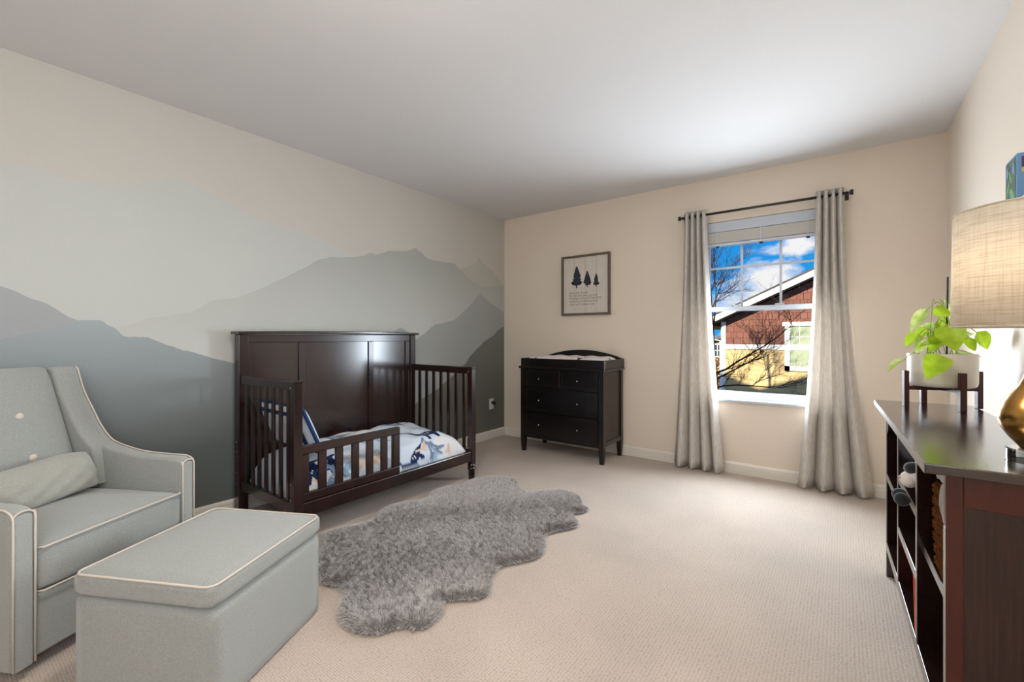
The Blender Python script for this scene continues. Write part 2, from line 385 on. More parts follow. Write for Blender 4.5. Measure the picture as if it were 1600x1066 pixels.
# painted mountain mural on the left wall: each layer a film of paint
def ridge_noise(pts, amp, seed, n=5):
    r = random.Random(seed); out = []
    for (a, b), (c, d) in zip(pts, pts[1:]):
        for k in range(n):
            t = k / n; s = t * t * (3 - 2 * t) * 0.4 + t * 0.6
            out.append((a + (c - a) * t, b + (d - b) * s + (r.uniform(-amp, amp) if k else 0)))
    out.append(pts[-1]); return out
def mural_mat(name, crest, foot, z0, z1):
    m = mat(name, crest, 0.5, spec=0.35, **WB); nt = m.node_tree; N = nt.nodes.new; L = nt.links.new
    tc = N('ShaderNodeTexCoord'); sp = N('ShaderNodeSeparateXYZ'); L(tc.outputs['Object'], sp.inputs[0])
    mr = N('ShaderNodeMapRange'); mr.inputs[1].default_value = z0; mr.inputs[2].default_value = z1; L(sp.outputs['Z'], mr.inputs[0])
    cr = N('ShaderNodeValToRGB'); cr.color_ramp.elements[0].color = foot; cr.color_ramp.elements[1].color = crest
    L(mr.outputs[0], cr.inputs[0]); L(cr.outputs[0], nt.nodes['Principled BSDF'].inputs['Base Color'])
# far ranges fade into mist at their feet, front ones darken downwards
FOOT_TONE = {0: srgb(197, 200, 196), 2: srgb(194, 196, 192), 6: srgb(100, 106, 104), 7: srgb(104, 106, 98)}
layers = [
    ('mural_mountain', [(YF, 1.70), (-0.9, 1.90), (-0.3, 1.80), (0.212, 1.923), (0.333, 1.924), (0.443, 1.891), (0.665, 1.929), (0.804, 1.997), (0.87, 2.038), (0.958, 2.021), (1.109, 1.972), (1.315, 1.885), (1.48, 1.876), (1.686, 1.848), (1.969, 1.775), (2.4, 1.62), (3.0, 1.45), (3.97, 1.3)], 0.10, srgb(187, 190, 185), 0.004),
    ('mural_mountain', [(3.1, 1.6), (3.214, 1.79), (3.404, 1.845), (3.48, 1.88), (3.535, 1.957), (3.60, 1.91), (3.715, 1.857), (3.965, 1.70)], 0.10, srgb(180, 179, 170), 0.004),
    ('mural_mountain', [(YF, 1.0), (0.3, 1.05), (0.612, 1.161), (0.775, 1.221), (0.958, 1.258), (1.057, 1.333), (1.2, 1.363), (1.34, 1.43), (1.48, 1.51), (1.63, 1.60), (1.759, 1.686), (1.85, 1.715), (2.025, 1.739), (2.12, 1.765), (2.201, 1.801), (2.26, 1.795), (2.393, 1.846), (2.55, 1.868), (2.675, 1.914), (2.72, 1.89), (2.83, 1.837), (3.0, 1.835), (3.168, 1.84), (3.30, 1.76), (3.42, 1.69), (3.555, 1.653), (3.75, 1.662), (3.965, 1.698)], 0.10, srgb(165, 168, 161), 0.003),
    ('mural_mountain', [(YF, 1.6), (-0.6, 1.72), (-0.2, 1.50), (0.212, 1.345), (0.333, 1.286), (0.466, 1.197), (0.8, 1.0)], 0.1, srgb(160, 164, 166), 0.003),
    ('mural_mountain', [(2.2, 1.02), (2.36, 1.130), (2.44, 1.165), (2.495, 1.193), (2.55, 1.175), (2.70, 1.08), (2.8, 1.0)], 0.1, srgb(160, 165, 163), 0.002),
    ('mural_mountain', [(1.7, 0.6), (2.3, 0.85), (2.602, 1.046), (2.75, 1.13), (2.91, 1.23), (3.05, 1.255), (3.168, 1.281), (3.30, 1.37), (3.44, 1.47), (3.50, 1.54), (3.555, 1.572), (3.62, 1.535), (3.75, 1.475), (3.965, 1.40)], 0.1, srgb(158, 161, 158), 0.003),
    ('mural_mountain', [(YF, 0.7), (-0.5, 0.95), (0.0, 1.04), (0.212, 1.099), (0.333, 1.138), (0.489, 1.198), (0.549, 1.200), (0.60, 1.165), (0.651, 1.114), (0.70, 1.112), (0.747, 1.11), (0.85, 1.06), (0.926, 1.031), (1.109, 0.967), (1.2, 0.943), (1.6, 0.80), (2.2, 0.62), (2.8, 0.45)], 0.09, srgb(158, 166, 170), 0.003),
    ('mural_mountain', [(2.2, 0.3), (2.9, 0.60), (3.15, 0.73), (3.307, 0.828), (3.42, 0.93), (3.504, 0.987), (3.62, 1.06), (3.77, 1.123), (3.86, 1.19), (3.965, 1.232)], 0.09, srgb(116, 119, 112), 0.003),
]
for i, (nm, pts, zb, col, amp) in enumerate(layers):
    mural_mat('mural_paint_%d' % i, col, FOOT_TONE.get(i, col), 1.0 if i == 2 else zb + 0.35, 1.82 if i == 2 else max(z for _, z in pts))
    rp = ridge_noise(pts, amp, 40 + i); x = 0.0006 * (i + 1)
    bm = B()
    tp = [bm.verts.new((x, min(YB - 0.002, y), z)) for y, z in rp]; bt = [bm.verts.new((x, min(YB - 0.002, y), zb)) for y, z in rp]
    for a in range(len(rp) - 1): bm.faces.new((bt[a], bt[a + 1], tp[a + 1], tp[a]))
    obj(nm, bm, 'mural_paint_%d' % i, wall_left)
# baseboards with a ridged profile
prof = [(0, 0), (0.016, 0), (0.016, 0.030), (0.013, 0.032), (0.013, 0.036), (0.016, 0.038), (0.016, 0.052), (0.012, 0.054), (0.012, 0.058), (0.014, 0.060), (0.014, 0.075), (0.009, 0.087), (0.004, 0.090), (0, 0.090)]
struct('baseboard_left', prism(B(), [(x, z) for x, z in prof], 'y', YF, YB), 'trim_white')
struct('baseboard_back', prism(B(), [(YB - x, z) for x, z in prof], 'x', 0.016, XR - 0.016), 'trim_white')
struct('baseboard_right', prism(B(), [(XR - x, z) for x, z in prof], 'y', YF, YB), 'trim_white')
# door behind the camera
d1 = bpy.data.objects.new('door_1', None); COL.objects.link(d1); d1.location = (0.9, YF, 0); d1['kind'] = 'structure'; ROOTM[d1] = Matrix.Translation(d1.location)
obj('door_leaf', bx(0.5, 1.3, YF, YF + 0.03, 0.01, 2.03, 0.003), 'door_white', d1)
for x0, x1, z0, z1 in ((0.43, 0.5, 0, 2.1), (1.3, 1.37, 0, 2.1), (0.43, 1.37, 2.03, 2.1)): obj('casing', bx(x0, x1, YF, YF + 0.02, z0, z1), 'trim_white', d1)
obj('door_knob', blob(B(), (1.22, YF + 0.07, 0.95), (0.03, 0.03, 0.03)), 'knob_metal', d1, smooth=True)

# ================================================================== WINDOW
def window(name, loc):
    w = bpy.data.objects.new(name, None); COL.objects.link(w); w.location = loc; w['kind'] = 'structure'; ROOTM[w] = Matrix.Translation(Vector(loc)); return w
w1 = window('window_1', (2.57, YB, WZ0))
bm = B()
for a in ((WX0, WX0 + 0.04, WZ0, WZ1), (WX1 - 0.04, WX1, WZ0, WZ1), (WX0 + 0.04, WX1 - 0.04, WZ1 - 0.035, WZ1), (WX0 + 0.04, WX1 - 0.04, WZ0, WZ0 + 0.03)):
    box(bm, a[0], a[1], YB + 0.03, YB + 0.12, a[2], a[3], 0.003)
obj('window_frame', bm, 'vinyl_white', w1)
def sash(y0, y1, z0, z1, nm):
    bm = B(); xa, xb = WX0 + 0.04, WX1 - 0.04; t = 0.028
    for a in ((xa, xa + t, z0, z1), (xb - t, xb, z0, z1), (xa + t, xb - t, z0, z0 + 0.035), (xa + t, xb - t, z1 - 0.035, z1)): box(bm, a[0], a[1], y0, y1, a[2], a[3], 0.003)
    s = obj(nm, bm, 'vinyl_white', w1)
    obj('pane', bx(xa + t, xb - t, (y0 + y1) / 2 - 0.002, (y0 + y1) / 2 + 0.002, z0 + 0.035, z1 - 0.035), 'window_glass', s)
    return s
lo_ = sash(YB + 0.045, YB + 0.07, WZ0 + 0.03, 1.365, 'lower_sash')
up_ = sash(YB + 0.075, YB + 0.10, 1.325, WZ1 - 0.035, 'upper_sash')
kf = (YB + 0.09) / 3.98
for x in (2.434, 2.705):
    xx = 3.09 + (x - 3.09) * kf
    obj('muntin', bx(xx - 0.009, xx + 0.009, YB + 0.089, YB + 0.097, 1.36, 2.0), 'vinyl_white', up_)
obj('muntin', bx(WX0 + 0.068, WX1 - 0.068, YB + 0.0895, YB + 0.0965, 1.684, 1.702), 'vinyl_white', up_)
obj('sash_lock', bx(2.66, 2.72, YB + 0.05, YB + 0.075, 1.365, 1.378, 0.004), 'vinyl_white', w1)
obj('sash_lock', bx(2.36, 2.42, YB + 0.05, YB + 0.075, 1.365, 1.378, 0.004), 'vinyl_white', w1)
obj('window_sill', bx(WX0 - 0.005, WX1 + 0.005, YB - 0.035, YB + 0.045, WZ0 - 0.018, WZ0 + 0.004, 0.006), 'vinyl_white', w1)
w2 = window('fill_window', (XR, -0.62, 0.75))  # unseen window added behind the camera for fill light
bm = B()
for a in ((-1.22, -1.17, 0.75, 2.15), (-0.07, -0.02, 0.75, 2.15), (-1.17, -0.07, 2.10, 2.15), (-1.17, -0.07, 0.75, 0.80)):
    box(bm, XR + 0.02, XR + 0.10, a[0], a[1], a[2], a[3], 0.003)
obj('window_frame', bm, 'vinyl_white', w2)
# raised blind
bl = thing('window_blind', 'white slatted window blind drawn up into a stack above the panes', 'blind', (2.57, YB, 1.87))
bxl, bxr = WX0 + 0.012, WX1 - 0.012
obj('headrail', bx(bxl, bxr, YB + 0.004, YB + 0.05, 1.985, WZ1 - 0.002, 0.004), 'vinyl_white', bl)
for k in range(13):
    z = 1.892 + k * 0.0068
    obj('slat', bx(bxl + 0.004, bxr - 0.004, YB - 0.006 + 0.001 * (k % 2), YB + 0.042, z, z + 0.0060), 'blind_white', bl)
obj('bottom_rail', bx(bxl + 0.004, bxr - 0.004, YB - 0.006, YB + 0.042, 1.868, 1.888, 0.004), 'vinyl_white', bl)
for x in (2.25, 2.57, 2.88):
    obj('ladder_tape', bx(x - 0.004, x + 0.004, YB - 0.0085, YB - 0.0065, 1.868, 1.985), 'vinyl_white', bl)
    obj('cord_clip', bx(x - 0.012, x + 0.012, YB + 0.005, YB + 0.03, 1.858, 1.868, 0.002), 'dark_metal', bl)

# ================================================================== CURTAINS
ROD_Y, ROD_Z = 3.885, 2.122
cr_ = thing('curtain_rod', 'dark metal curtain rod mounted above the window', 'curtain rod', (2.55, ROD_Y, ROD_Z))
obj('rod', tube(B(), [(1.99, ROD_Y, ROD_Z), (3.12, ROD_Y, ROD_Z)], 0.010, 12), 'rod_metal', cr_, smooth=True)
for x, s in ((1.985, -1), (3.125, 1)):
    obj('finial', tube(B(), [(x, ROD_Y, ROD_Z), (x + s * 0.004, ROD_Y, ROD_Z), (x + s * 0.006, ROD_Y, ROD_Z), (x + s * 0.022, ROD_Y, ROD_Z), (x + s * 0.024, ROD_Y, ROD_Z)], [0.011, 0.011, 0.019, 0.019, 0.014], 14), 'rod_metal', cr_)
for x in (1.997, 3.112):
    bm = B(); box(bm, x - 0.006, x + 0.006, ROD_Y + 0.008, YB, ROD_Z - 0.006, ROD_Z + 0.006); box(bm, x - 0.012, x + 0.012, YB - 0.006, YB, ROD_Z - 0.03, ROD_Z + 0.03)
    obj('bracket', bm, 'rod_metal', cr_)
def curtain(label, xa, xb, xa2, xb2, nf, ph, seed, pw):
    r = random.Random(seed); nu, nz = 130, 34; zt, zb = 2.165, 0.016
    cx = (xa + xb) / 2
    t_ = thing('curtain', label, 'curtain', (cx, ROD_Y, 0), group=None)
    verts, faces = [], []
    ws = [r.uniform(0.75, 1.25) for _ in range(nf + 1)]
    jit = [r.uniform(-0.06, 0.06) for _ in range(nf + 2)]
    for j in range(nz + 1):
        t = j / nz; z = zt + (zb - zt) * t
        e = t ** pw; L_ = xa + (xa2 - xa) * e; R_ = xb + (xb2 - xb) * e
        for i in range(nu + 1):
            s = i / nu
            k = s * nf; kk = int(min(nf - 1, k)); amp = (0.027 + 0.016 * t) * (ws[kk] * (1 - (k - kk)) + ws[kk + 1] * (k - kk))
            a = 2 * math.pi * k + ph + 0.8 * t * math.sin(3.1 * s + seed) * 0.8
            y = ROD_Y + amp * math.sin(a) + 0.006 * math.sin(2 * a + 1 + 2 * t)
            x = L_ + (R_ - L_) * s + 0.010 * math.cos(a) * (0.4 + 0.6 * t) + jit[kk] * 0.05 * t
            verts.append((x, min(y, YB - 0.045), z + (0.006 * math.cos(a) if j == nz else 0) + (0.004 * math.sin(a * 1.0) if j == 0 else 0)))
    for j in range(nz):
        for i in range(nu):
            a = j * (nu + 1) + i; faces.append((a, a + 1, a + nu + 2, a + nu + 1))
    me = bpy.data.meshes.new('curtain_fabric'); me.from_pydata(verts, [], faces)
    o = obj('curtain_fabric', me, 'curtain_linen', t_, smooth=True)
    md = o.modifiers.new('thickness', 'SOLIDIFY'); md.thickness = 0.003
    # hem: a slightly proud band along the bottom
    hv = [(x, y - 0.0035, z) for (x, y, z) in verts[(nz - 2) * (nu + 1):]]
    hf = [(j * (nu + 1) + i, j * (nu + 1) + i + 1, (j + 1) * (nu + 1) + i + 1, (j + 1) * (nu + 1) + i) for j in range(2) for i in range(nu)]
    me = bpy.data.meshes.new('hem'); me.from_pydata(hv, [], hf)
    obj('hem', me, 'curtain_linen', t_, smooth=True)
    for k in range(nf * 2):
        s = (k + 0.5) / (nf * 2); x = xa + (xb - xa) * s
        pts = [(x + 0.002 * math.cos(q), ROD_Y + 0.021 * math.cos(q), ROD_Z + 0.021 * math.sin(q)) for q in [2 * math.pi * m_ / 14 for m_ in range(14)]]
        obj('grommet', tube(B(), pts, 0.003, 6, closed=True), 'rod_metal', t_, smooth=True)
curtain('grey linen curtain panel hanging at the side of the window nearer the crib', 2.005, 2.182, 1.915, 2.31, 4, 0.6, 3, 1.5)
curtain('grey linen curtain panel hanging at the side of the window nearer the plant', 2.935, 3.100, 2.835, 3.262, 4, 2.2, 8, 1.9)

# ================================================================== CRIB (toddler bed)
KX, KY0, KY1 = 0.765, 1.19, 2.60      # front post line, end planes
crib = thing('crib', 'dark espresso wooden crib turned into a toddler bed against the mural wall', 'crib', (0.43, 1.89, 0))
E_ = 'espresso'
HB0, HB1 = 0.06, 0.10                  # headboard thickness in x
for y in (1.195, 2.545):
    bm = B(); box(bm, HB0 - 0.012, HB1 + 0.012, y - 0.028, y + 0.028, 0.0, 1.128, 0.004)
    po = obj('headboard_post', bm, E_, crib)
    if y < 1.5:
        for z in (0.20, 0.27, 0.34, 0.40, 0.46): obj('bolt', blob(B(), ((HB0 + HB1) / 2, y - 0.029, z), (0.006, 0.003, 0.006), seg=8), 'knob_metal', po)
HT = spline([(1.150, 1.128, 0), (1.5, 1.133, 0), (1.87, 1.134, 0), (2.24, 1.133, 0), (2.592, 1.128, 0)], 4)
obj('headboard_cap', prism(B(), [(v.x, v.y) for v in HT] + [(v.x, v.y + 0.018) for v in reversed(HT)], 'x', HB0 - 0.025, HB1 + 0.035, 0.004), E_, crib)
obj('top_rail', bx(HB0, HB1 + 0.004, 1.223, 2.517, 1.075, 1.128, 0.003), E_, crib)
obj('bottom_rail', bx(HB0, HB1 + 0.004, 1.223, 2.517, 0.17, 0.28, 0.003), E_, crib)
for y0, y1 in ((1.223, 1.262), (1.548, 1.598), (2.105, 2.150), (2.470, 2.517)):
    obj('headboard_stile', bx(HB0, HB1 + 0.003, y0, y1, 0.28, 1.075, 0.003), E_, crib)
for y0, y1 in ((1.262, 1.548), (1.598, 2.105), (2.150, 2.470)):
    obj('headboard_panel', bx(HB0 + 0.008, HB1 - 0.006, y0, y1, 0.28, 1.075), 'espresso_panel', crib)
def turned_foot(x, y):
    prof = [(0.024, 0.0), (0.026, 0.05), (0.026, 0.075), (0.032, 0.080), (0.032, 0.090), (0.027, 0.094), (0.027, 0.100), (0.032, 0.104), (0.032, 0.114), (0.027, 0.118), (0.027, 0.13)]
    return lathe(B(), prof, (x, y, 0), 16)
for y in (KY0, KY1 - 0.025):
    obj('front_post', bx(KX - 0.024, KX + 0.024, y - 0.024, y + 0.024, 0.125, 0.862, 0.004), E_, crib)
    obj('post_cap', bx(KX - 0.028, KX + 0.028, y - 0.028, y + 0.028, 0.862, 0.880, 0.005), E_, crib)
    obj('foot', turned_foot(KX, y), E_, crib, smooth=True)
    obj('side_top_rail', bx(HB1 + 0.012, KX - 0.028, y - 0.016, y + 0.016, 0.822, 0.876, 0.006), E_, crib)
    obj('side_bottom_rail', bx(HB1 + 0.012, KX - 0.024, y - 0.013, y + 0.013, 0.165, 0.225, 0.004), E_, crib)
    for k in range(7):
        x = HB1 + 0.065 + k * (KX - 0.08 - HB1 - 0.065) / 6
        obj('slat', bx(x - 0.013, x + 0.013, y - 0.008, y + 0.008, 0.220, 0.826, 0.003), E_, crib)
    for z in (0.84, 0.33, 0.245): obj('bolt', blob(B(), (KX - 0.012, y - 0.025, z), (0.006, 0.003, 0.006), seg=8), 'knob_metal', crib)
obj('front_stretcher', bx(KX - 0.016, KX + 0.020, KY0 + 0.024, KY1 - 0.049, 0.145, 0.222, 0.005), E_, crib)
obj('mattress_support', bx(HB1 + 0.005, KX - 0.018, KY0 + 0.02, KY1 - 0.05, 0.175, 0.20), 'espresso_dark', crib)
# toddler guard rail
gr_ = thing('guard_rail', 'short dark slatted toddler guard rail fixed along the front of the bed', 'guard rail', (KX + 0.0, 1.55, 0.223))
gx0, gx1 = KX - 0.014, KX + 0.012; ya, yb = KY0 + 0.026, 1.868
obj('rail_top', bx(gx0 - 0.003, gx1 + 0.003, ya, yb, 0.478, 0.525, 0.006), E_, gr_)
obj('rail_bottom', bx(gx0, gx1, ya, yb, 0.223, 0.270, 0.004), E_, gr_)
obj('end_stile', bx(gx0, gx1, yb - 0.052, yb, 0.270, 0.478, 0.003), E_, gr_)
obj('end_stile', bx(gx0, gx1, ya, ya + 0.040, 0.270, 0.478, 0.003), E_, gr_)
for y in (1.337, 1.440, 1.545, 1.645, 1.751): obj('slat', bx(gx0 + 0.005, gx1 - 0.005, y - 0.024, y + 0.024, 0.266, 0.482, 0.003), E_, gr_)
# mattress and printed bedding
SAURO = [(-1, .1), (-.7, .18), (-.45, .3), (-.1, .36), (.15, .3), (.3, .45), (.42, .8), (.55, .95), (.75, .95), (.78, .85), (.6, .8), (.52, .6), (.45, .25), (.35, 0), (.33, -.35), (.2, -.35), (.17, -.05), (-.1, -.08), (-.15, -.35), (-.28, -.35), (-.32, 0), (-.6, .05)]
REX = [(-1, .35), (-.6, .3), (-.2, .35), (.1, .55), (.2, .85), (.35, .95), (.65, .9), (.68, .78), (.45, .7), (.4, .55), (.45, .4), (.55, .35), (.4, .3), (.3, .15), (.25, -.1), (.35, -.4), (.2, -.42), (.05, -.1), (-.05, -.4), (-.2, -.42), (-.15, -.02), (-.4, .12), (-.7, .2)]
def inside(P_, poly):
    x, y = P_[:, 0], P_[:, 1]; c = np.zeros(len(P_), bool); n = len(poly)
    for i in range(n):
        x1, y1 = poly[i]; x2, y2 = poly[(i + 1) % n]
        if y1 == y2: continue
        c ^= ((y1 > y) != (y2 > y)) & (x < (x2 - x1) * (y - y1) / (y2 - y1) + x1)
    return c
def set_attr(me, name, cols):
    a = me.color_attributes.new(name, 'FLOAT_COLOR', 'POINT'); a.data.foreach_set('color', np.asarray(cols, np.float32).ravel())
def comforter():
    nx, ny = 230, 330; X0, X1, Y0, Y1 = 0.118, 0.742, 1.225, 2.545
    a = np.linspace(0, 1, nx); b = np.linspace(0, 1, ny); A, Bv = np.meshgrid(a, b, indexing='ij')
    # concentrate rows near the borders
    f = lambda t: t + 0.10 * np.sin(2 * np.pi * t) / (2 * np.pi) * -1
    A = f(A); Bv = f(Bv)
    ea = np.clip(1 - np.abs(2 * A - 1) ** 7, 0, 1) ** 0.5; eb = np.clip(1 - np.abs(2 * Bv - 1) ** (9 - 4 * Bv), 0, 1) ** 0.5
    x = X0 + (X1 - X0) * A; y = Y0 + (Y1 - Y0) * Bv
    lump = 0.014 * np.sin(7 * y + 3 * x) * np.cos(9 * x - 2 * y) + 0.006 * np.sin(23 * y - 14 * x) + 0.004 * np.sin(41 * x + 17 * y)
    z = 0.2015 + (0.195 + 0.035 * (1 - A) + lump) * ea * eb
    x = x + 0.006 * np.sin(19 * y + z * 20) * (A > 0.9) * (A < 0.995)
    V = np.stack([x, y, z], -1).reshape(-1, 3)
    I = np.arange(nx * ny).reshape(nx, ny)
    F = np.stack([I[:-1, :-1], I[1:, :-1], I[1:, 1:], I[:-1, 1:]], -1).reshape(-1, 4)
    me = bpy.data.meshes.new('comforter'); me.from_pydata(V.tolist(), [], F.tolist())
    q = V[:, 0] + np.clip(0.40 - V[:, 2], 0, 1) * (V[:, 0] > 0.5); P_ = np.stack([V[:, 1], -q], -1)
    base = np.array(srgb(206, 217, 230)); cols = np.tile(base, (len(V), 1))
    patch = np.sin(5 * P_[:, 0] + 2) * np.sin(7 * P_[:, 1] + 1); cols[patch > 0.55] = srgb(222, 222, 224)
    navy, slate, peach, blue = srgb(30, 46, 84), srgb(118, 136, 160), srgb(214, 190, 172), srgb(150, 176, 200)
    def top(px, py): p = PX(px, py, z=0.40); return (p.y, -p.x)
    def fr(px, py): p = PX(px, py, x=0.735); return (p.y, -(0.735 + max(0, 0.40 - p.z)))
    items = [(top(556, 676), 0.14, -0.2, 1, REX, navy), (top(519, 688), 0.12, 0.1, -1, SAURO, slate), (top(615, 667), 0.12, 0, 1, SAURO, slate),
             (top(664, 675), 0.17, 0.15, -1, SAURO, navy), (fr(645, 716), 0.13, 1.0, -1, SAURO, navy), (fr(677, 700), 0.13, 1.2, 1, REX, slate),
             (fr(663, 695), 0.07, 1.2, -1, SAURO, peach), (fr(521, 716), 0.11, 0.3, 1, REX, navy), (fr(492, 735), 0.10, 0.8, 1, SAURO, peach), (fr(566, 718), 0.10, 1.2, 1, REX, peach),
             (fr(545, 722), 0.11, 0.6, -1, SAURO, blue), (fr(590, 712), 0.09, 0.9, -1, SAURO, peach), (fr(520, 745), 0.12, 0.9, 1, SAURO, slate), (fr(488, 717), 0.12, 0.1, 1, REX, navy),
             (top(590, 690), 0.10, 2.4, 1, SAURO, blue), (top(640, 662), 0.09, 0.4, 1, REX, slate), (top(700, 685), 0.07, 1.1, 1, SAURO, blue), (fr(700, 703), 0.05, 0.4, 1, REX, peach)]
    for (c, s, ro, fl, poly, col) in items:
        s *= 1.25
        ca, sa = math.cos(ro), math.sin(ro); d = P_ - np.array(c)
        l = np.stack([(d[:, 0] * ca + d[:, 1] * sa) / s * fl, (-d[:, 0] * sa + d[:, 1] * ca) / s + 0.25], -1)
        m = (np.abs(l) < 1.2).all(1); idx = np.nonzero(m)[0]
        if len(idx) == 0: continue
        ins = inside(l[idx], poly); cols[idx[ins]] = col
        if col is navy or col is slate:            # white spots on the back
            for (u_, v_) in ((-0.1, .2), (.02, .22), (.14, .2), (-.05, .1), (.08, .1)):
                sp = ins & (((l[idx] - np.array((u_, v_))) ** 2).sum(1) < 0.0012); cols[idx[sp]] = srgb(226, 228, 232)
    set_attr(me, 'print', cols)
    for p in me.polygons: p.use_smooth = True
    o = single('comforter', me, 'bedding', 'pale blue comforter printed with navy and grey dinosaurs on the crib', 'comforter', (0.43, 1.89, 0.2015))
comforter()
# pillow leaning on the left end of the crib
PM = Matrix.Translation((0.43, 1.322, 0.580)) @ Matrix.Rotation(math.radians(24), 4, 'X')
pl = thing('crib_pillow', 'white pillow with navy border leaning on the slatted end of the crib', 'pillow', (0.43, 1.30, 0.43))
def pillow_mesh(hx, hz, th, M, band):
    bm = B(); n = 28; g = {}
    for s in (1, -1):
        for i in range(n + 1):
            for j in range(n + 1):
                u, v = 2 * i / n - 1, 2 * j / n - 1
                t = th * (max(0, 1 - u ** 4) ** 0.5) * (max(0, 1 - v ** 4) ** 0.5)
                g[s, i, j] = bm.verts.new((u * hx, s * (t + 0.0005), v * hz))
        for i in range(n):
            for j in range(n):
                u, v = abs(2 * (i + .5) / n - 1), abs(2 * (j + .5) / n - 1)
                f = (g[s, i, j], g[s, i + 1, j], g[s, i + 1, j + 1], g[s, i, j + 1])
                fc = bm.faces.new(f if s < 0 else f[::-1]); fc.material_index = 1 if band < max(u, v) < band + 0.15 else 0
    bmesh.ops.transform(bm, matrix=M, verts=bm.verts[:]); return bm
o = obj('pillow_cover', pillow_mesh(0.255, 0.150, 0.05, PM, 0.74), 'pillow_white', pl, smooth=True); o.data.materials.append(MATS['navy_fabric'])
pip = [PM @ Vector((x, 0, z)) for x, z in round_rect(-0.257, 0.257, -0.152, 0.152, 0.02, 4)]
obj('pillow_piping', tube(B(), pip, 0.011, 8, closed=True), 'navy_fabric', pl, smooth=True)

# ================================================================== CHANGING TABLE DRESSER
DX0, DX1, DY0, DY1 = 0.560, 1.435, 3.520, 3.945
dr = thing('changing_dresser', 'black-brown changing table dresser with drawers under the framed sign', 'dresser', ((DX0 + DX1) / 2, (DY0 + DY1) / 2, 0))
D_ = 'espresso_dark'
bod = obj('body', bx(DX0 + 0.02, DX1 - 0.02, DY0 + 0.022, DY1, 0.14, 0.806), D_, dr)
for x in (DX0 + 0.022, DX1 - 0.022):
    for y in (DY0 + 0.022, DY1 - 0.022):
        bm = B(); z0 = 0.0
        v = [(x - 0.016, y - 0.016, 0), (x + 0.016, y - 0.016, 0), (x + 0.016, y + 0.016, 0), (x - 0.016, y + 0.016, 0)]
        t = [(x - 0.023, y - 0.022, 0.12), (x + 0.023, y - 0.022, 0.12), (x + 0.023, y + 0.022, 0.12), (x - 0.023, y + 0.022, 0.12)]
        rings = [[bm.verts.new(c) for c in q] for q in (v, t, [(a, b, 0.806) for a, b, _ in t])]
        for A, C in zip(rings, rings[1:]):
            for k in range(4): bm.faces.new((A[k], A[(k + 1) % 4], C[(k + 1) % 4], C[k]))
        bm.faces.new(rings[0][::-1]); bm.faces.new(rings[-1]); obj('leg', bm, D_, dr)
obj('top', bx(DX0 - 0.018, DX1 + 0.018, DY0 - 0.015, DY1 + 0.003, 0.806, 0.828, 0.005), D_, dr)
obj('apron', prism(B(), [(DX0 + 0.045, 0.138), (DX1 - 0.045, 0.138), (DX1 - 0.045, 0.155), (DX0 + 0.045, 0.155)], 'y', DY0 + 0.004, DY0 + 0.022), D_, dr)
def drawer(x0, x1, z0, z1, knobs):
    bm = B(); box(bm, x0, x1, DY0 + 0.002, DY0 + 0.020, z0, z1, 0.003)
    d = obj('drawer', bm, D_, dr)
    f = 0.026
    fr_ = B()
    for a in ((x0, x1, z1 - f, z1), (x0, x1, z0, z0 + f), (x0, x0 + f, z0 + f, z1 - f), (x1 - f, x1, z0 + f, z1 - f)): box(fr_, a[0], a[1], DY0 - 0.004, DY0 + 0.002, a[2], a[3], 0.002)
    obj('drawer_moulding', fr_, D_, d)
    for kx in knobs:
        kz = (z0 + z1) / 2
        obj('knob', lathe_y(kx, DY0 + 0.002, kz), 'knob_metal', d, smooth=True)
def lathe_y(x, y, z):
    bm = lathe(B(), [(0.005, 0), (0.005, 0.008), (0.009, 0.012), (0.010, 0.017), (0.007, 0.021), (0.001, 0.022)], (0, 0, 0), 12)
    bmesh.ops.transform(bm, matrix=Matrix.Translation((x, y, z)) @ Matrix.Rotation(R90, 4, 'X'), verts=bm.verts[:]); return bm
xm = (DX0 + DX1) / 2
drawer(DX0 + 0.052, xm - 0.008, 0.630, 0.795, [0.776]); drawer(xm + 0.008, DX1 - 0.052, 0.630, 0.795, [1.186])
drawer(DX0 + 0.052, DX1 - 0.052, 0.396, 0.618, [0.776, 1.186]); drawer(DX0 + 0.052, DX1 - 0.052, 0.160, 0.384, [0.776, 1.186])
obj('drawer_divider', bx(xm - 0.007, xm + 0.007, DY0 - 0.002, DY0 + 0.02, 0.63, 0.795, 0.002), E_, dr)
obj('side_panel', bx(DX1 - 0.02, DX1 - 0.010, DY0 + 0.046, DY1 - 0.044, 0.190, 0.795), 'dresser_side', dr)
obj('side_rail', bx(DX1 - 0.022, DX1 - 0.002, DY0 + 0.044, DY1 - 0.044, 0.150, 0.190, 0.003), D_, dr)
# changing tray on top
tr_ = thing('changing_tray', 'black tray with arched back lying on the dresser top', 'tray', (xm, 3.735, 0.828))
tx0, tx1, ty0, ty1 = DX0 + 0.005, DX1 + 0.012, DY0 - 0.006, DY1 + 0.005
obj('tray_front', bx(tx0, tx1, ty0, ty0 + 0.016, 0.828, 0.906, 0.003), D_, tr_)
for x0 in (tx0, tx1 - 0.016): obj('tray_side', bx(x0, x0 + 0.016, ty0 + 0.016, ty1 - 0.016, 0.828, 0.906, 0.003), D_, tr_)
arch = [(tx0, 0.828), (tx1, 0.828), (tx1, 0.906)] + [(tx1 - 0.03 - (tx1 - tx0 - 0.06) * k / 24, 0.912 + 0.072 * math.sin(math.pi * k / 24) ** 0.8) for k in range(25)] + [(tx0, 0.906)]
obj('tray_back', prism(B(), arch, 'y', ty1 - 0.016, ty1, 0.003), D_, tr_)
obj('tray_bottom', bx(tx0 + 0.016, tx1 - 0.016, ty0 + 0.016, ty1 - 0.016, 0.828, 0.834), D_, tr_)
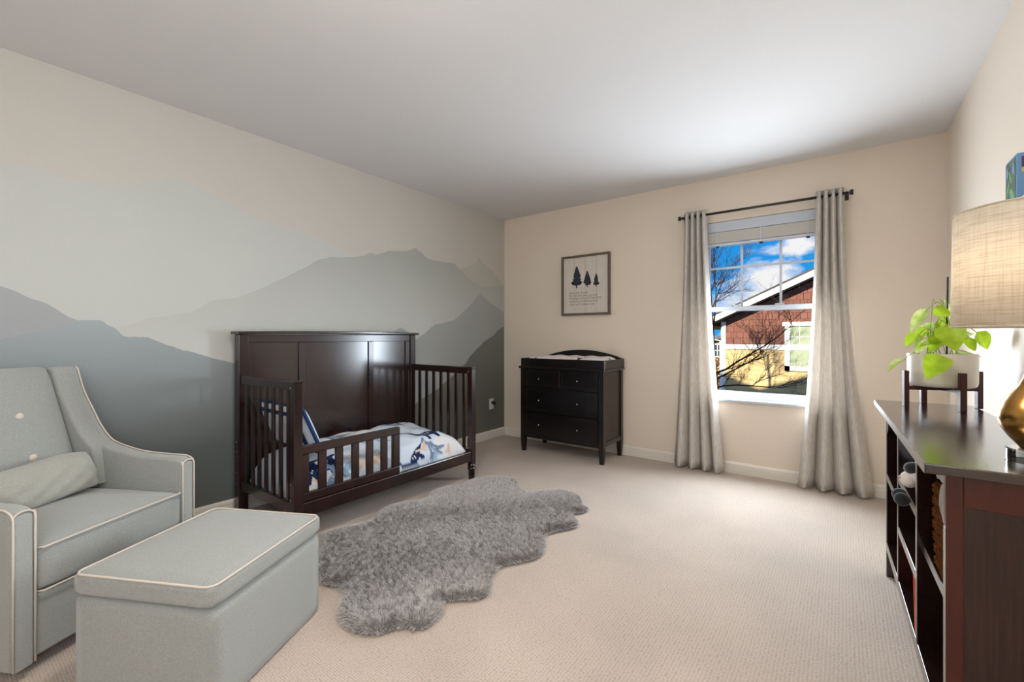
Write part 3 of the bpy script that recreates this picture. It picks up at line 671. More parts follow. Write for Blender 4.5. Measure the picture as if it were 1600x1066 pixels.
def changing_pad():
    nx, ny = 220, 110; X0, X1, Y0, Y1 = tx0 + 0.022, tx1 - 0.022, ty0 + 0.022, ty1 - 0.022
    a = np.linspace(0, 1, nx); b = np.linspace(0, 1, ny); A, Bv = np.meshgrid(a, b, indexing='ij')
    ea = np.clip(1 - np.abs(2 * A - 1) ** 10, 0, 1) ** .5; eb = np.clip(1 - np.abs(2 * Bv - 1) ** 6, 0, 1) ** .5
    z = 0.836 + (0.078 + 0.034 * np.abs(2 * Bv - 1) ** 1.5 + 0.004 * np.sin(30 * A)) * ea * eb
    V = np.stack([X0 + (X1 - X0) * A, Y0 + (Y1 - Y0) * Bv, z], -1).reshape(-1, 3)
    I = np.arange(nx * ny).reshape(nx, ny); F = np.stack([I[:-1, :-1], I[1:, :-1], I[1:, 1:], I[:-1, 1:]], -1).reshape(-1, 4)
    me = bpy.data.meshes.new('pad'); me.from_pydata(V.tolist(), [], F.tolist())
    cols = np.tile(np.array(srgb(226, 216, 212)), (len(V), 1)); r = random.Random(5); P_ = V[:, :2]
    for k in range(26):
        c = np.array((r.uniform(X0, X1), r.uniform(Y0, Y1))); s = r.uniform(0.018, 0.035); ro = r.uniform(-.7, .9)
        ca, sa = math.cos(ro), math.sin(ro); d = P_ - c; l = np.stack([(d[:, 0] * ca + d[:, 1] * sa) / s, (-d[:, 0] * sa + d[:, 1] * ca) / s + .25], -1)
        ii = np.nonzero((np.abs(l) < 1.2).all(1))[0]
        if len(ii): cols[ii[inside(l[ii], SAURO if k % 2 else REX)]] = srgb(64, 62, 68)
    set_attr(me, 'print', cols)
    for p in me.polygons: p.use_smooth = True
    single('changing_pad', me, 'pad_print', 'white changing pad with small dark printed animals in the black tray', 'changing pad', (xm, 3.735, 0.836))
changing_pad()

# ================================================================== FRAMED SIGN
fx0, fx1, fz0, fz1 = 0.767, 1.300, 1.330, 1.932; FY = YB - 0.004
art = thing('framed_sign', 'framed white board sign with three pine trees and small verse', 'sign', ((fx0 + fx1) / 2, YB, fz0))
t = 0.020
for a in ((fx0, fx1, fz1 - t, fz1), (fx0, fx1, fz0, fz0 + t), (fx0, fx0 + t, fz0 + t, fz1 - t), (fx1 - t, fx1, fz0 + t, fz1 - t)):
    obj('frame_bar', bx(a[0], a[1], FY - 0.030, FY, a[2], a[3], 0.0015), 'art_frame', art)
pw_ = (fx1 - fx0 - 2 * t) / 4
for k in range(4): obj('plank', bx(fx0 + t + k * pw_ + 0.0008, fx0 + t + (k + 1) * pw_ - 0.0008, FY - 0.014, FY - 0.004, fz0 + t, fz1 - t, 0.0012), 'art_board', art)
YA = FY - 0.0146
def pine(cx, zb, h, w):
    bm = B(); r = random.Random(int(cx * 1000)); left, right = [], []
    n = 7; wk = (0.74, 1.0, 0.84, 0.70, 0.56, 0.40, 0.24); st = h * 0.86 / n
    for k in range(n):
        z = zb + h * 0.14 + st * k
        for lst, s in ((left, -1), (right, 1)):
            o_ = r.uniform(0.85, 1.12)
            lst += [(cx + s * w * 0.5 * wk[k] * o_, z + r.uniform(-0.1, 0.12) * st), (cx + s * w * 0.5 * wk[k] * r.uniform(0.5, 0.62), z + st * r.uniform(0.62, 0.8))]
    pts = [(cx - w * .05, zb + h * .12)] + left + [(cx, zb + h)] + right[::-1] + [(cx + w * .05, zb + h * .12), (cx + w * .05, zb), (cx - w * .05, zb)]
    flat(bm, [(x, YA, z) for x, z in pts]); bmesh.ops.triangulate(bm, faces=bm.faces[:]); return bm
for px, pyb, pyt, wpx in ((901, 450.5, 416, 17), (917.5, 449, 423, 12.5), (931.5, 448, 427, 10)):
    b_ = PX(px, pyb, y=YA); t2 = PX(px, pyt, y=YA); wd = (PX(px + wpx / 2, pyb, y=YA) - PX(px - wpx / 2, pyb, y=YA)).length
    obj('pine_print', pine(b_.x, b_.z, t2.z - b_.z, wd), 'art_ink', art)
LINES = ['you are loved', 'for the boy you are and', 'the man you will become', 'and the precious son', 'you will always be']
LW = [(890, 918), (890, 932), (890, 940), (890, 933), (890, 929)]
LY = [458.5, 462.8, 467.0, 471.6, 476.3]
for s_, (xa_, xb_), ly in zip(LINES, LW, LY):
    cu = bpy.data.curves.new('lettering', 'FONT'); cu.body = s_; cu.size = 0.032; cu.space_character = 1.15; cu.offset = 0.0004
    to = bpy.data.objects.new('lettering_tmp', cu); COL.objects.link(to)
    bpy.context.view_layer.update()
    me = bpy.data.meshes.new_from_object(to.evaluated_get(bpy.context.evaluated_depsgraph_get()))
    bpy.data.objects.remove(to, do_unlink=True)
    p0 = PX(xa_, ly, y=YA); p1 = PX(xb_, ly, y=YA); wid = max(v.co.x for v in me.vertices)
    sx_ = (p1.x - p0.x) / wid
    me.transform(Matrix.Translation((p0.x, YA, p0.z - 0.010)) @ Matrix.Rotation(R90, 4, 'X') @ Matrix.Diagonal((sx_, 1, 1, 1)))
    obj('lettering', me, 'art_text', art)

# ================================================================== OUTLETS
def outlet(label, M, plug):
    t_ = thing('wall_outlet', label, 'outlet', M.translation)
    def T(bm): bmesh.ops.transform(bm, matrix=M, verts=bm.verts[:]); return bm     # local: x across, y out of wall, z up
    obj('plate', T(bx(-0.036, 0.036, 0.0, 0.006, -0.058, 0.058, 0.002)), 'outlet_plastic', t_)
    for z in (-0.022, 0.022): obj('socket', T(bx(-0.017, 0.017, 0.006, 0.008, z - 0.014, z + 0.014, 0.003)), 'outlet_plastic', t_)
    if plug:
        bm = B(); blob(bm, (0.012, 0.030, 0.014), (0.026, 0.024, 0.022)); box(bm, -0.008, 0.024, 0.008, 0.035, 0.0, 0.030, 0.004)
        p_ = thing('power_plug', 'black power plug pushed into the outlet on the mural wall', 'plug', M @ Vector((0.012, 0.008, 0.014)))
        obj('plug_body', T(bm), 'black_plastic', p_, smooth=True)
Mo = Matrix.Translation((0.006, 3.735, 0.378)) @ Matrix(((0, 1, 0, 0), (1, 0, 0, 0), (0, 0, 1, 0), (0, 0, 0, 1)))
outlet('white wall outlet low on the mural wall between crib and dresser', Mo, True)
Mo2 = Matrix.Translation((XR, 3.50, 0.70)) @ Matrix(((0, -1, 0, 0), (1, 0, 0, 0), (0, 0, 1, 0), (0, 0, 0, 1)))
outlet('white wall outlet half hidden behind the plant stand', Mo2, False)

# ================================================================== GLIDER ARMCHAIR
CR = math.radians(28.5); P0 = (0.999, 0.166, 0.0); CW = 0.672
ch = thing('glider_armchair', 'grey upholstered glider armchair with cream piping and buttoned back', 'armchair', P0, CR)
G_, PI_ = 'grey_fabric', 'piping'
def co(name, bm, m, par=None, sm=False): return obj(name, bm, m, par or ch, local=True, smooth=sm)
co('swivel_base', lathe(B(), [(0.24, 0), (0.24, 0.02), (0.10, 0.03), (0.10, 0.06)], (-0.33, CW / 2, 0), 28), 'dark_metal')
co('skirt', bx(-0.60, -0.012, 0.062, CW - 0.062, 0.052, 0.262, 0.010), G_)
WING = [(-0.018, 0.555), (-0.047, 0.562), (-0.149, 0.565), (-0.252, 0.572), (-0.336, 0.588), (-0.421, 0.613), (-0.464, 0.644), (-0.507, 0.698), (-0.550, 0.770), (-0.594, 0.845), (-0.621, 0.915), (-0.634, 0.955), (-0.648, 0.968)]
wing = [(v.x, v.y) for v in spline([(a, b, 0) for a, b in WING], 3)]
side = [(0.0, 0.045), (0.0, 0.535), (-0.006, 0.548)] + wing + [(-0.690, 0.970), (-0.702, 0.955), (-0.600, 0.045)]
AT = 0.066
for y0 in (0.0, CW - AT):
    a_ = co('arm', prism(B(), side, 'y', y0, y0 + AT, 0.016, 4), G_, sm=True); a_.data.set_sharp_from_angle(angle=0.9)
    tp = [(0.001, 0.05), (0.001, 0.53), (-0.004, 0.546)] + wing
    for yy in (y0 + 0.004, y0 + AT - 0.004):
        lim = len(tp) if (yy > CW / 2) == (yy > y0 + AT / 2) else 3
        pts = [(x + (0.001 if k < 2 else 0), yy, z + (0.001 if k > 1 else 0)) for k, (x, z) in enumerate(tp[:lim])]
        co('arm_piping', tube(B(), pts, 0.0034, 6), PI_, a_, sm=True)
    # pipe over the arm front, joining the two verticals
    pts = [(0.0, y0 + 0.004, 0.53)] + [(0.0, y0 + AT / 2 - (AT / 2 - 0.004) * math.cos(math.pi * k / 8), 0.532 + 0.020 * math.sin(math.pi * k / 8)) for k in range(9)] + [(0.0, y0 + AT - 0.004, 0.53)]
    co('arm_piping', tube(B(), pts, 0.0034, 6), PI_, a_, sm=True)
sc = co('seat_cushion', cushion(-0.50, 0.004, 0.068, CW - 0.068, 0.266, 0.420, 0.022, crown=0.030, front_crown=0.006), G_, sm=True)
for z in (0.414, 0.270):
    pts = [(x, y, z + (0.004 * math.sin(math.pi * (y - 0.068) / (CW - 0.136)) if z > .3 else 0)) for x, y in ([(-0.2, 0.070)] if 0 else []) + [(-0.01, 0.071), (0.003, 0.080)] + [(0.009 + 0.004 * math.sin(math.pi * k / 12), 0.08 + (CW - 0.16) * k / 12) for k in range(13)] + [(0.003, CW - 0.080), (-0.01, CW - 0.071)]]
    co('seat_piping', tube(B(), pts, 0.0034, 6), PI_, sc, sm=True)
KB = math.atan2(0.20, 0.55)
MB_ = Matrix.Translation((-0.435, 0, 0.40)) @ Matrix.Rotation(-KB, 4, 'Y')
bc = cushion(-0.09, 0.0, 0.108, CW - 0.108, 0.0, 0.622, 0.030, front_crown=0.022); bmesh.ops.transform(bc, matrix=MB_, verts=bc.verts[:])
bcu = co('back_cushion', bc, G_, sm=True)
for yb_, zb_ in ((0.388, 0.395), (0.393, 0.213), (0.24, 0.395), (0.24, 0.213)):
    c = MB_ @ Vector((0.018, yb_, zb_)); bm = B(); blob(bm, c, (0.007, 0.015, 0.015), seg=14)
    co('button', bm, PI_, bcu, sm=True)
ob = B(); box(ob, -0.120, -0.088, 0.05, CW - 0.05, -0.36, 0.575, 0.02, 3); bmesh.ops.transform(ob, matrix=MB_, verts=ob.verts[:])
bmesh.ops.bisect_plane(ob, geom=ob.verts[:] + ob.edges[:] + ob.faces[:], plane_co=(0, 0, 0.06), plane_no=(0, 0, -1), clear_outer=True)
co('back_panel', ob, G_)
wpad = [(-0.40, 0.44), (-0.42, 0.600)] + [(x + 0.002, z + 0.0015) for x, z in wing if x < -0.43] + [(-0.680, 0.971), (-0.690, 0.960), (-0.56, 0.44)]
for y0, y1 in ((0.022, AT + 0.040), (CW - AT - 0.040, CW - 0.022)):
    co('wing_pad', prism(B(), wpad, 'y', y0, y1, 0.016, 4), G_, sm=True).data.set_sharp_from_angle(angle=0.9)
# lumbar pillow on the seat
lp_loc = Matrix.Translation(P0) @ Matrix.Rotation(CR, 4, 'Z') @ Vector((-0.368, 0.345, 0.444))
lp = thing('lumbar_pillow', 'grey lumbar cushion resting on the armchair seat against the buttoned back', 'cushion', lp_loc, CR)
bm = B(); n = 30; hl, hz_, th_ = 0.185, 0.082, 0.050; g = {}
for sd in (1, -1):
    for i in range(n + 1):
        for j in range(n + 1):
            u, v = 2 * i / n - 1, 2 * j / n - 1
            t_ = th_ * max(0, 1 - abs(u) ** 5) ** 0.5 * max(0, 1 - abs(v) ** 2.6) ** 0.5 + 0.0004
            t_ *= 1 + 0.10 * math.sin(14 * u + 6 * v) * abs(u) + 0.06 * math.sin(9 * v - 11 * u)
            g[sd, i, j] = bm.verts.new((sd * t_ - 0.36 * v * hz_, u * hl * (1 - 0.05 * v * v), v * hz_ * (1 - 0.10 * u * u) + 0.085 + 0.006 * math.sin(3 * u)))
    for i in range(n):
        for j in range(n):
            f_ = (g[sd, i, j], g[sd, i + 1, j], g[sd, i + 1, j + 1], g[sd, i, j + 1]); bm.faces.new(f_ if sd < 0 else f_[::-1])
bmesh.ops.remove_doubles(bm, verts=bm.verts[:], dist=0.001)
bmesh.ops.recalc_face_normals(bm, faces=bm.faces[:])
obj('cushion_cover', bm, 'lumbar_fabric', lp, local=True, smooth=True)
seam = [(-0.36 * v * hz_, hl * (1 - 0.05 * v * v) + 0.001, v * hz_ * 0.9 + 0.085) for v in [-0.9 + 0.2 * k for k in range(10)]]
obj('seam', tube(B(), seam, 0.003, 6), 'lumbar_fabric', lp, local=True, smooth=True)

# ================================================================== OTTOMAN
OR = math.radians(27.5); OC = (1.297, 0.622, 0.0); OHX, OHY = 0.246, 0.268
ot = thing('storage_ottoman', 'grey storage ottoman with piped lid standing in front of the armchair', 'ottoman', OC, OR)
obj('ottoman_box', cushion(-OHX + 0.004, OHX - 0.004, -OHY + 0.004, OHY - 0.004, 0.004, 0.316, 0.014), G_, ot, local=True, smooth=True)
lid = obj('lid', cushion(-OHX, OHX, -OHY, OHY, 0.320, 0.390, 0.018, crown=0.022), G_, ot, local=True, smooth=True)
for z in (0.386,):
    obj('lid_piping', tube(B(), [(x, y, z) for x, y in round_rect(-OHX + 0.004, OHX - 0.004, -OHY + 0.004, OHY - 0.004, 0.030)], 0.0038, 6, closed=True), PI_, lid, local=True, smooth=True)
for sx_ in (-1, 1):
    for sy_ in (-1, 1): obj('glide_foot', lathe(B(), [(0.016, 0), (0.016, 0.006)], (sx_ * (OHX - 0.04), sy_ * (OHY - 0.04), 0), 12), 'black_plastic', ot, local=True)

# ================================================================== RUG
RUG_BACK = [(509, 826), (552, 815), (581, 806), (595, 792), (618, 782), (664, 774), (676, 763), (693, 757), (722, 752), (735, 744), (767, 740), (802, 743), (811, 756), (828, 764), (851, 761), (882, 761), (904, 769), (909, 782)]
RUG_FRONT = [(918, 794), (913, 800), (893, 803), (902, 817), (896, 824), (854, 834), (850, 855), (838, 871), (781, 884), (775, 893), (766, 905), (763, 926), (746, 934), (694, 939), (688, 958), (663, 980), (624, 979), (595, 988), (561, 987), (539, 975), (531, 956), (539, 931), (532, 916), (505, 910)]
RUG = [tuple(PX(a, b, z=0.042)[:2]) for a, b in RUG_BACK] + [tuple(PX(a, b, z=0.012)[:2]) for a, b in RUG_FRONT] + [(1.06, 1.13), (0.95, 1.22)]
RUG = [(max(x, 0.815) if 2.45 < y < 2.70 else x, y) for x, y in RUG]
rg = thing('sheepskin_rug', 'grey fluffy sheepskin-shaped rug spread on the carpet beside the crib', 'rug', (1.27, 1.9, 0.0))
def build_rug():
    out = np.array([(v.x, v.y) for v in spline([(a, b, 0) for a, b in RUG], 6, closed=True)])
    A = out; D = np.roll(out, -1, 0) - out; DD = (D ** 2).sum(1)
    def dist(P_):
        res = np.empty(len(P_)); vec = np.empty((len(P_), 2))
        for s in range(0, len(P_), 8000):
            p = P_[s:s + 8000]; d = p[:, None] - A[None]; t = np.clip((d * D[None]).sum(2) / DD, 0, 1)
            e = d - t[..., None] * D[None]; l = (e ** 2).sum(2); k = l.argmin(1); ar = np.arange(len(p))
            res[s:s + 8000] = np.sqrt(l[ar, k]); vec[s:s + 8000] = e[ar, k]
        return res, vec
    # hide: grid clipped to the outline
    H = lambda d: 0.032 * (1 - np.exp(-d / 0.022))
    rs = np.random.RandomState(3)
    bmv, bmf = [], []
    bm = B(); top = []
    insets = [0.0, 0.006, 0.014, 0.026, 0.045]
    cen = out.mean(0); N = len(out)
    tang = np.roll(out, -1, 0) - np.roll(out, 1, 0); nrm = np.stack([-tang[:, 1], tang[:, 0]], 1); nrm /= np.linalg.norm(nrm, axis=1)[:, None]
    area = 0.5 * np.sum(out[:, 0] * np.roll(out[:, 1], -1) - np.roll(out[:, 0], -1) * out[:, 1])
    if area < 0: nrm = -nrm
    f = None
    vb = [bm.verts.new((p[0], p[1], 0.0005)) for p in out]
    vt = [bm.verts.new((p[0] + n_[0] * 0.012, p[1] + n_[1] * 0.012, 0.02)) for p, n_ in zip(out, nrm)]
    for k in range(N): bm.faces.new((vb[k], vb[(k + 1) % N], vt[(k + 1) % N], vt[k]))
    from mathutils.geometry import tessellate_polygon
    for tri in tessellate_polygon([[Vector((p[0], p[1], 0)) for p in out]]):
        bm.faces.new([vt[i] for i in tri]); bm.faces.new([vb[i] for i in reversed(tri)])
    bmesh.ops.recalc_face_normals(bm, faces=bm.faces[:])
    obj('hide', bm, 'rug_hide', rg)
    lo, hi = out.min(0), out.max(0); n = 330000
    P_ = lo + (hi - lo) * rs.rand(n, 2); P_ = P_[inside(P_, out.tolist())]
    d, v = dist(P_); inw = v / np.maximum(d, 1e-6)[:, None]
    # lie of the pile: gentle swirls, combed outwards at the rim
    ang = 2.2 * np.sin(1.9 * P_[:, 0] + 0.6) + 1.7 * np.cos(2.3 * P_[:, 1] - 0.4) + 0.9 * np.sin(6 * P_[:, 0] - 5 * P_[:, 1]) + rs.randn(len(P_)) * 0.5
    lean = np.stack([np.cos(ang), np.sin(ang)], 1) * 0.22
    e = np.exp(-d / 0.022)[:, None]; lean = lean * (1 - e) - inw * e * 1.15
    # tufts: clumps of strands lean together
    ck = np.floor(P_ / 0.016).astype(int); hsh = np.sin(ck[:, 0] * 127.1 + ck[:, 1] * 311.7) * 43758.5; hsh -= np.floor(hsh)
    hs2 = np.sin(ck[:, 0] * 269.5 + ck[:, 1] * 183.3) * 43758.5; hs2 -= np.floor(hs2)
    lean += np.stack([hsh - .5, hs2 - .5], 1) * 0.6
    Ln = (0.019 + 0.007 * rs.rand(len(P_))) * (1 - 0.25 * e[:, 0])
    z0 = np.full(len(P_), 0.018) * (1 - 0.5 * e[:, 0])
    dirv = np.concatenate([lean, np.ones((len(P_), 1)) * (0.9 - 0.55 * e)], 1); dirv /= np.linalg.norm(dirv, axis=1)[:, None]
    base = np.concatenate([P_, z0[:, None]], 1); mid = base + dirv * Ln[:, None] * 0.55
    tip = mid + (dirv + np.concatenate([lean * 0.6, np.full((len(P_), 1), -0.25)], 1)) * Ln[:, None] * 0.45
    th = rs.rand(len(P_)) * 2 * np.pi; wv = np.stack([np.cos(th), np.sin(th), np.zeros(len(P_))], 1) * 0.0011
    tip[:, 2] = np.maximum(tip[:, 2], 0.003); mid[:, 2] = np.maximum(mid[:, 2], 0.004)
    V = np.stack([base - wv, base + wv, mid + wv * 0.9, mid - wv * 0.9, tip], 1).reshape(-1, 3)
    K = np.arange(len(P_)) * 5
    q = np.stack([K, K + 1, K + 2, K + 3], 1); tr = np.stack([K + 3, K + 2, K + 4], 1)
    me = bpy.data.meshes.new('pile'); nq, nt = len(q), len(tr)
    me.vertices.add(len(V)); me.vertices.foreach_set('co', V.astype(np.float32).ravel())
    me.loops.add(nq * 4 + nt * 3); me.loops.foreach_set('vertex_index', np.concatenate([q.ravel(), tr.ravel()]).astype(np.int32))
    me.polygons.add(nq + nt); me.polygons.foreach_set('loop_start', np.concatenate([np.arange(nq) * 4, nq * 4 + np.arange(nt) * 3]).astype(np.int32))
    me.update(calc_edges=True)
    tone = 0.82 + 0.30 * rs.rand(len(P_)) + 0.10 * (hsh - .5)
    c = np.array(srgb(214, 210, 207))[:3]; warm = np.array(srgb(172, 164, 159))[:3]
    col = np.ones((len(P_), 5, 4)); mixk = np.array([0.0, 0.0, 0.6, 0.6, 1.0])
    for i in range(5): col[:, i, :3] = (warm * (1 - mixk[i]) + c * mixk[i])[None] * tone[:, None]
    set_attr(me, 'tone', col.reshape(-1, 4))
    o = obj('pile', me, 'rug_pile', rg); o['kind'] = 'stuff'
build_rug()

# ================================================================== BOOKCASE
BR = math.radians(1.5); BO = (3.252, 2.70, 0.0)      # far front corner of the carcase
bk = thing('bookcase', 'low dark open bookcase with three columns along the right wall', 'bookcase', BO, BR)
# local frame: x = depth towards the wall (0 front .. 0.295), y = 0 (far end) .. -1.25 (near end)
def bo(name, bm, m, par=None, sm=False): return obj(name, bm, m, par or bk, local=True, smooth=sm)
BD, BL_, BZ = 0.286, 1.25, 0.789
SB = 'shelf_body'
bo('top', bx(-0.041, BD + 0.004, -BL_ - 0.028, 0.024, BZ, BZ + 0.024, 0.003), 'shelf_top')
for y0, nm in ((-0.022, 'end_panel'), ):
    bo(nm, bx(0.0, BD, y0, 0.0, 0.0, BZ, 0.002), SB)
ne = bo('end_panel', bx(0.012, BD - 0.012, -BL_ + 0.004, -BL_ + 0.022, 0.05, BZ), 'shelf_side_panel')
for x0, x1 in ((0.0, 0.030), (BD - 0.045, BD)): bo('end_stile', bx(x0, x1, -BL_, -BL_ + 0.022, 0.0, BZ, 0.002), 'shelf_side_frame', ne)
bo('end_rail', bx(0.030, BD - 0.045, -BL_, -BL_ + 0.018, BZ - 0.075, BZ, 0.002), 'shelf_side_frame', ne)
bo('end_rail', bx(0.030, BD - 0.045, -BL_, -BL_ + 0.018, 0.06, 0.14, 0.002), 'shelf_side_frame', ne)
YD1, YD2 = -0.405, -0.838
for y in (YD1, YD2): bo('divider', bx(0.0, BD - 0.01, y - 0.010, y + 0.010, 0.125, BZ, 0.001), SB)
bo('back_board', bx(BD - 0.01, BD - 0.002, -BL_ + 0.022, -0.022, 0.125, BZ), SB)
bo('bottom_shelf', bx(0.0, BD - 0.01, -BL_ + 0.022, -0.022, 0.125, 0.160, 0.001), SB)
for ya_, yb_, z, xs in ((YD1 + 0.010, -0.022, 0.478, 0.0), (YD2 + 0.010, YD1 - 0.010, 0.572, 0.0), (YD2 + 0.010, YD1 - 0.010, 0.372, 0.0), (-BL_ + 0.022, YD2 - 0.010, 0.462, 0.018)):
    bo('shelf', bx(xs, BD - 0.01, ya_, yb_, z - 0.026, z, 0.001), SB)
# scalloped bracket in the near top corner
br_ = [(-BL_ + 0.022, BZ), (-BL_ + 0.118, BZ)] + [(-BL_ + 0.118 - 0.0, BZ - 0.012)] + [(-BL_ + 0.098 + 0.020 * math.cos(math.radians(a)), BZ - 0.022 + 0.016 * math.sin(math.radians(a))) for a in (0, -45, -90, -135)] + [(-BL_ + 0.022 + 0.058 * math.cos(math.radians(a)), BZ - 0.098 + 0.066 * math.sin(math.radians(a))) for a in (80, 60, 40, 20, 0)] + [(-BL_ + 0.022, BZ - 0.13)]
bo('bracket', prism(B(), br_, 'x', 0.0, 0.016), 'shelf_edge_sheen')  # near bracket also has the sheen put into its colour
bo('bracket', prism(B(), [(-0.022 - (y + BL_ - 0.022), z) for y, z in br_], 'x', 0.0, 0.016), SB)
for y0 in (-0.03, -BL_ + 0.0):
    bo('foot', bx(BD - 0.03, BD, y0 + 0.002, y0 + 0.028, 0, 0.1, 0.002), SB)
def edge(y0, y1, z0, z1, x=0.0): bo('edge_sheen', bx(x - 0.0012, x, y0, y1, z0, z1), 'shelf_edge_sheen')  # thin strips with the grazing sheen painted in as grey
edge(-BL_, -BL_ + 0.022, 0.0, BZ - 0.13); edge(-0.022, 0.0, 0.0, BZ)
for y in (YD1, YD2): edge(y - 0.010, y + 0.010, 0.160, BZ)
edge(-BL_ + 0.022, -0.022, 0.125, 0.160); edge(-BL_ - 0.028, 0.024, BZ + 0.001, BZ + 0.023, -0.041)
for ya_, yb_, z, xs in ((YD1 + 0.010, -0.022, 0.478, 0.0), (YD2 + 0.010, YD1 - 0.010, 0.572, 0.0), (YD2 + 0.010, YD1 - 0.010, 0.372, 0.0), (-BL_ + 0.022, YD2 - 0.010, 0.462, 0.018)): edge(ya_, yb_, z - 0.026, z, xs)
def BW(x, y, z): return Matrix.Translation(BO) @ Matrix.Rotation(BR, 4, 'Z') @ Vector((x, y, z))
# things on the shelves
def shelf_thing(name, label, cat, x, y, z): return thing(name, label, cat, BW(x, y, z), BR)
ps = shelf_thing('plush_animal', 'black and white plush animal with pink ear on the middle shelf', 'plush toy', 0.040, -0.715, 0.572)
def po_(name, bm, m, par=None): return obj(name, bm, m, par or ps, local=True, smooth=True)
po_('plush_body', blob(B(), (0.045, 0.0, 0.040), (0.045, 0.045, 0.040)), 'plush_white')
hd = po_('head', blob(B(), (-0.010, -0.004, 0.084), (0.042, 0.043, 0.043)), 'plush_white')
po_('muzzle', blob(B(), (-0.044, -0.010, 0.064), (0.025, 0.027, 0.027)), 'plush_white', hd)
po_('nose', blob(B(), (-0.067, -0.012, 0.068), (0.005, 0.009, 0.006), seg=10), 'plush_pink', hd)
po_('eye_patch', blob(B(), (-0.034, -0.012, 0.102), (0.025, 0.028, 0.021)), 'plush_black', hd)
for s in (1, -1):
    er = po_('ear', blob(B(), (-0.012, s * 0.030, 0.130), (0.012, 0.018, 0.030), Matrix.Rotation(s * -0.5, 4, 'X')), 'plush_white', hd)
    obj('inner_ear', blob(B(), (-0.020, s * 0.030, 0.130), (0.006, 0.011, 0.022), Matrix.Rotation(s * -0.5, 4, 'X')), 'plush_pink', hd, local=True, smooth=True)
for s in (1, -1): po_('paw', blob(B(), (-0.064, s * 0.026, -0.002), (0.022, 0.020, 0.022)), 'plush_black')
bs = shelf_thing('wicker_basket', 'brown woven basket in the near column of the bookcase', 'basket', 0.122, -1.075, 0.462)
def rr_ring(hx, hy, z, wob=0.0, ph=0): return [(x * (1 + wob * (-1) ** (i + ph)), y * (1 + wob * (-1) ** (i + ph)), z) for i, (x, y) in enumerate(round_rect(-hx, hx, -hy, hy, 0.035, 5))]
bm = B(); rings = [[bm.verts.new(p) for p in rr_ring(hx, hy, z)] for hx, hy, z in ((0.090, 0.118, 0.0), (0.097, 0.125, 0.12), (0.098, 0.126, 0.235), (0.091, 0.119, 0.235), (0.088, 0.116, 0.012))]
for A, C in zip(rings, rings[1:]):
    n_ = len(A)
    for k in range(n_): bm.faces.new((A[k], A[(k + 1) % n_], C[(k + 1) % n_], C[k]))
bm.faces.new(rings[0][::-1]); bm.faces.new(rings[-1])
obj('basket_wall', bm, 'basket', bs, local=True)
for k in range(14):
    z = 0.010 + k * 0.0168
    obj('woven_band', tube(B(), rr_ring(0.095 + 0.004 * min(1, z / .12), 0.123 + 0.004 * min(1, z / .12), z, 0.02, k), 0.0075, 6, closed=True), 'basket', bs, local=True, smooth=True)
bb = shelf_thing('picture_book', 'orange and red picture book leaning in the middle column of the bookcase', 'book', 0.092, -0.795, 0.160)
Mb = Matrix.Rotation(math.radians(-10), 4, 'X')
for nm, a, m_ in (('cover', (-0.09, 0.09, -0.009, -0.006, 0.005, 0.185), 'book_orange'), ('cover', (-0.09, 0.09, 0.006, 0.009, 0.005, 0.185), 'book_orange'), ('pages', (-0.086, 0.084, -0.006, 0.006, 0.008, 0.182), 'book_pages')):
    obj(nm, bx(*a, M=Mb), m_, bb, local=True)
gl = shelf_thing('bead_garland', 'string of small white beads hanging inside the far bookcase column', 'garland', 0.012, YD1 + 0.016, 0.53)
pts = [(0.0, 0.0015 * math.sin(k * 2), 0.225 - k * 0.020) for k in range(12)]
obj('string', tube(B(), pts, 0.001, 5), 'plush_white', gl, local=True)
for k, p in enumerate(pts): obj('bead', blob(B(), p, (0.0045 + 0.0015 * (k % 3 == 1),) * 3, seg=8), 'plush_white', gl, local=True, smooth=True)

# ================================================================== TABLE LAMP
TZ = BZ + 0.024
LX, LY_ = 3.462, 1.588
lm = thing('table_lamp', 'gold teardrop table lamp with linen drum shade on the bookcase', 'lamp', (LX, LY_, TZ))
obj('acrylic_base', lathe(B(), [(0.052, 0.0), (0.054, 0.003), (0.054, 0.028), (0.051, 0.031)], (LX, LY_, TZ), 36), 'acrylic', lm)
body = [(0.030, 0.031), (0.034, 0.038), (0.048, 0.055), (0.062, 0.078), (0.0685, 0.100), (0.0665, 0.120), (0.058, 0.142), (0.045, 0.162), (0.033, 0.182), (0.024, 0.205), (0.018, 0.23), (0.015, 0.255), (0.015, 0.262)]
obj('lamp_body', lathe(B(), body, (LX, LY_, TZ), 48), 'brass', lm, smooth=True)
obj('neck', lathe(B(), [(0.010, 0.262), (0.010, 0.31), (0.018, 0.315), (0.018, 0.36)], (LX, LY_, TZ), 20), 'knob_metal', lm)
obj('bulb', blob(B(), (LX, LY_, TZ + 0.41), (0.030, 0.030, 0.042)), 'bulb', lm, smooth=True)
bm = B(); zb_, zt_ = 1.135, 1.421
for (r0, r1) in ((0.150, 0.146),):
    lathe(bm, [(r0, zb_), (r1, zt_)], (LX, LY_, 0), 64, cap=False)
sh = obj('lamp_shade', bm, 'lamp_linen', lm, smooth=True); md = sh.modifiers.new('t', 'SOLIDIFY'); md.thickness = 0.0015; md.offset = -1
for z, r_ in ((zb_ + 0.002, 0.1505), (zt_ - 0.002, 0.1465)):
    obj('shade_rim', tube(B(), [(LX + r_ * math.cos(2 * math.pi * k / 64), LY_ + r_ * math.sin(2 * math.pi * k / 64), z) for k in range(64)], 0.0022, 6, closed=True), 'lamp_linen', sh, smooth=True)
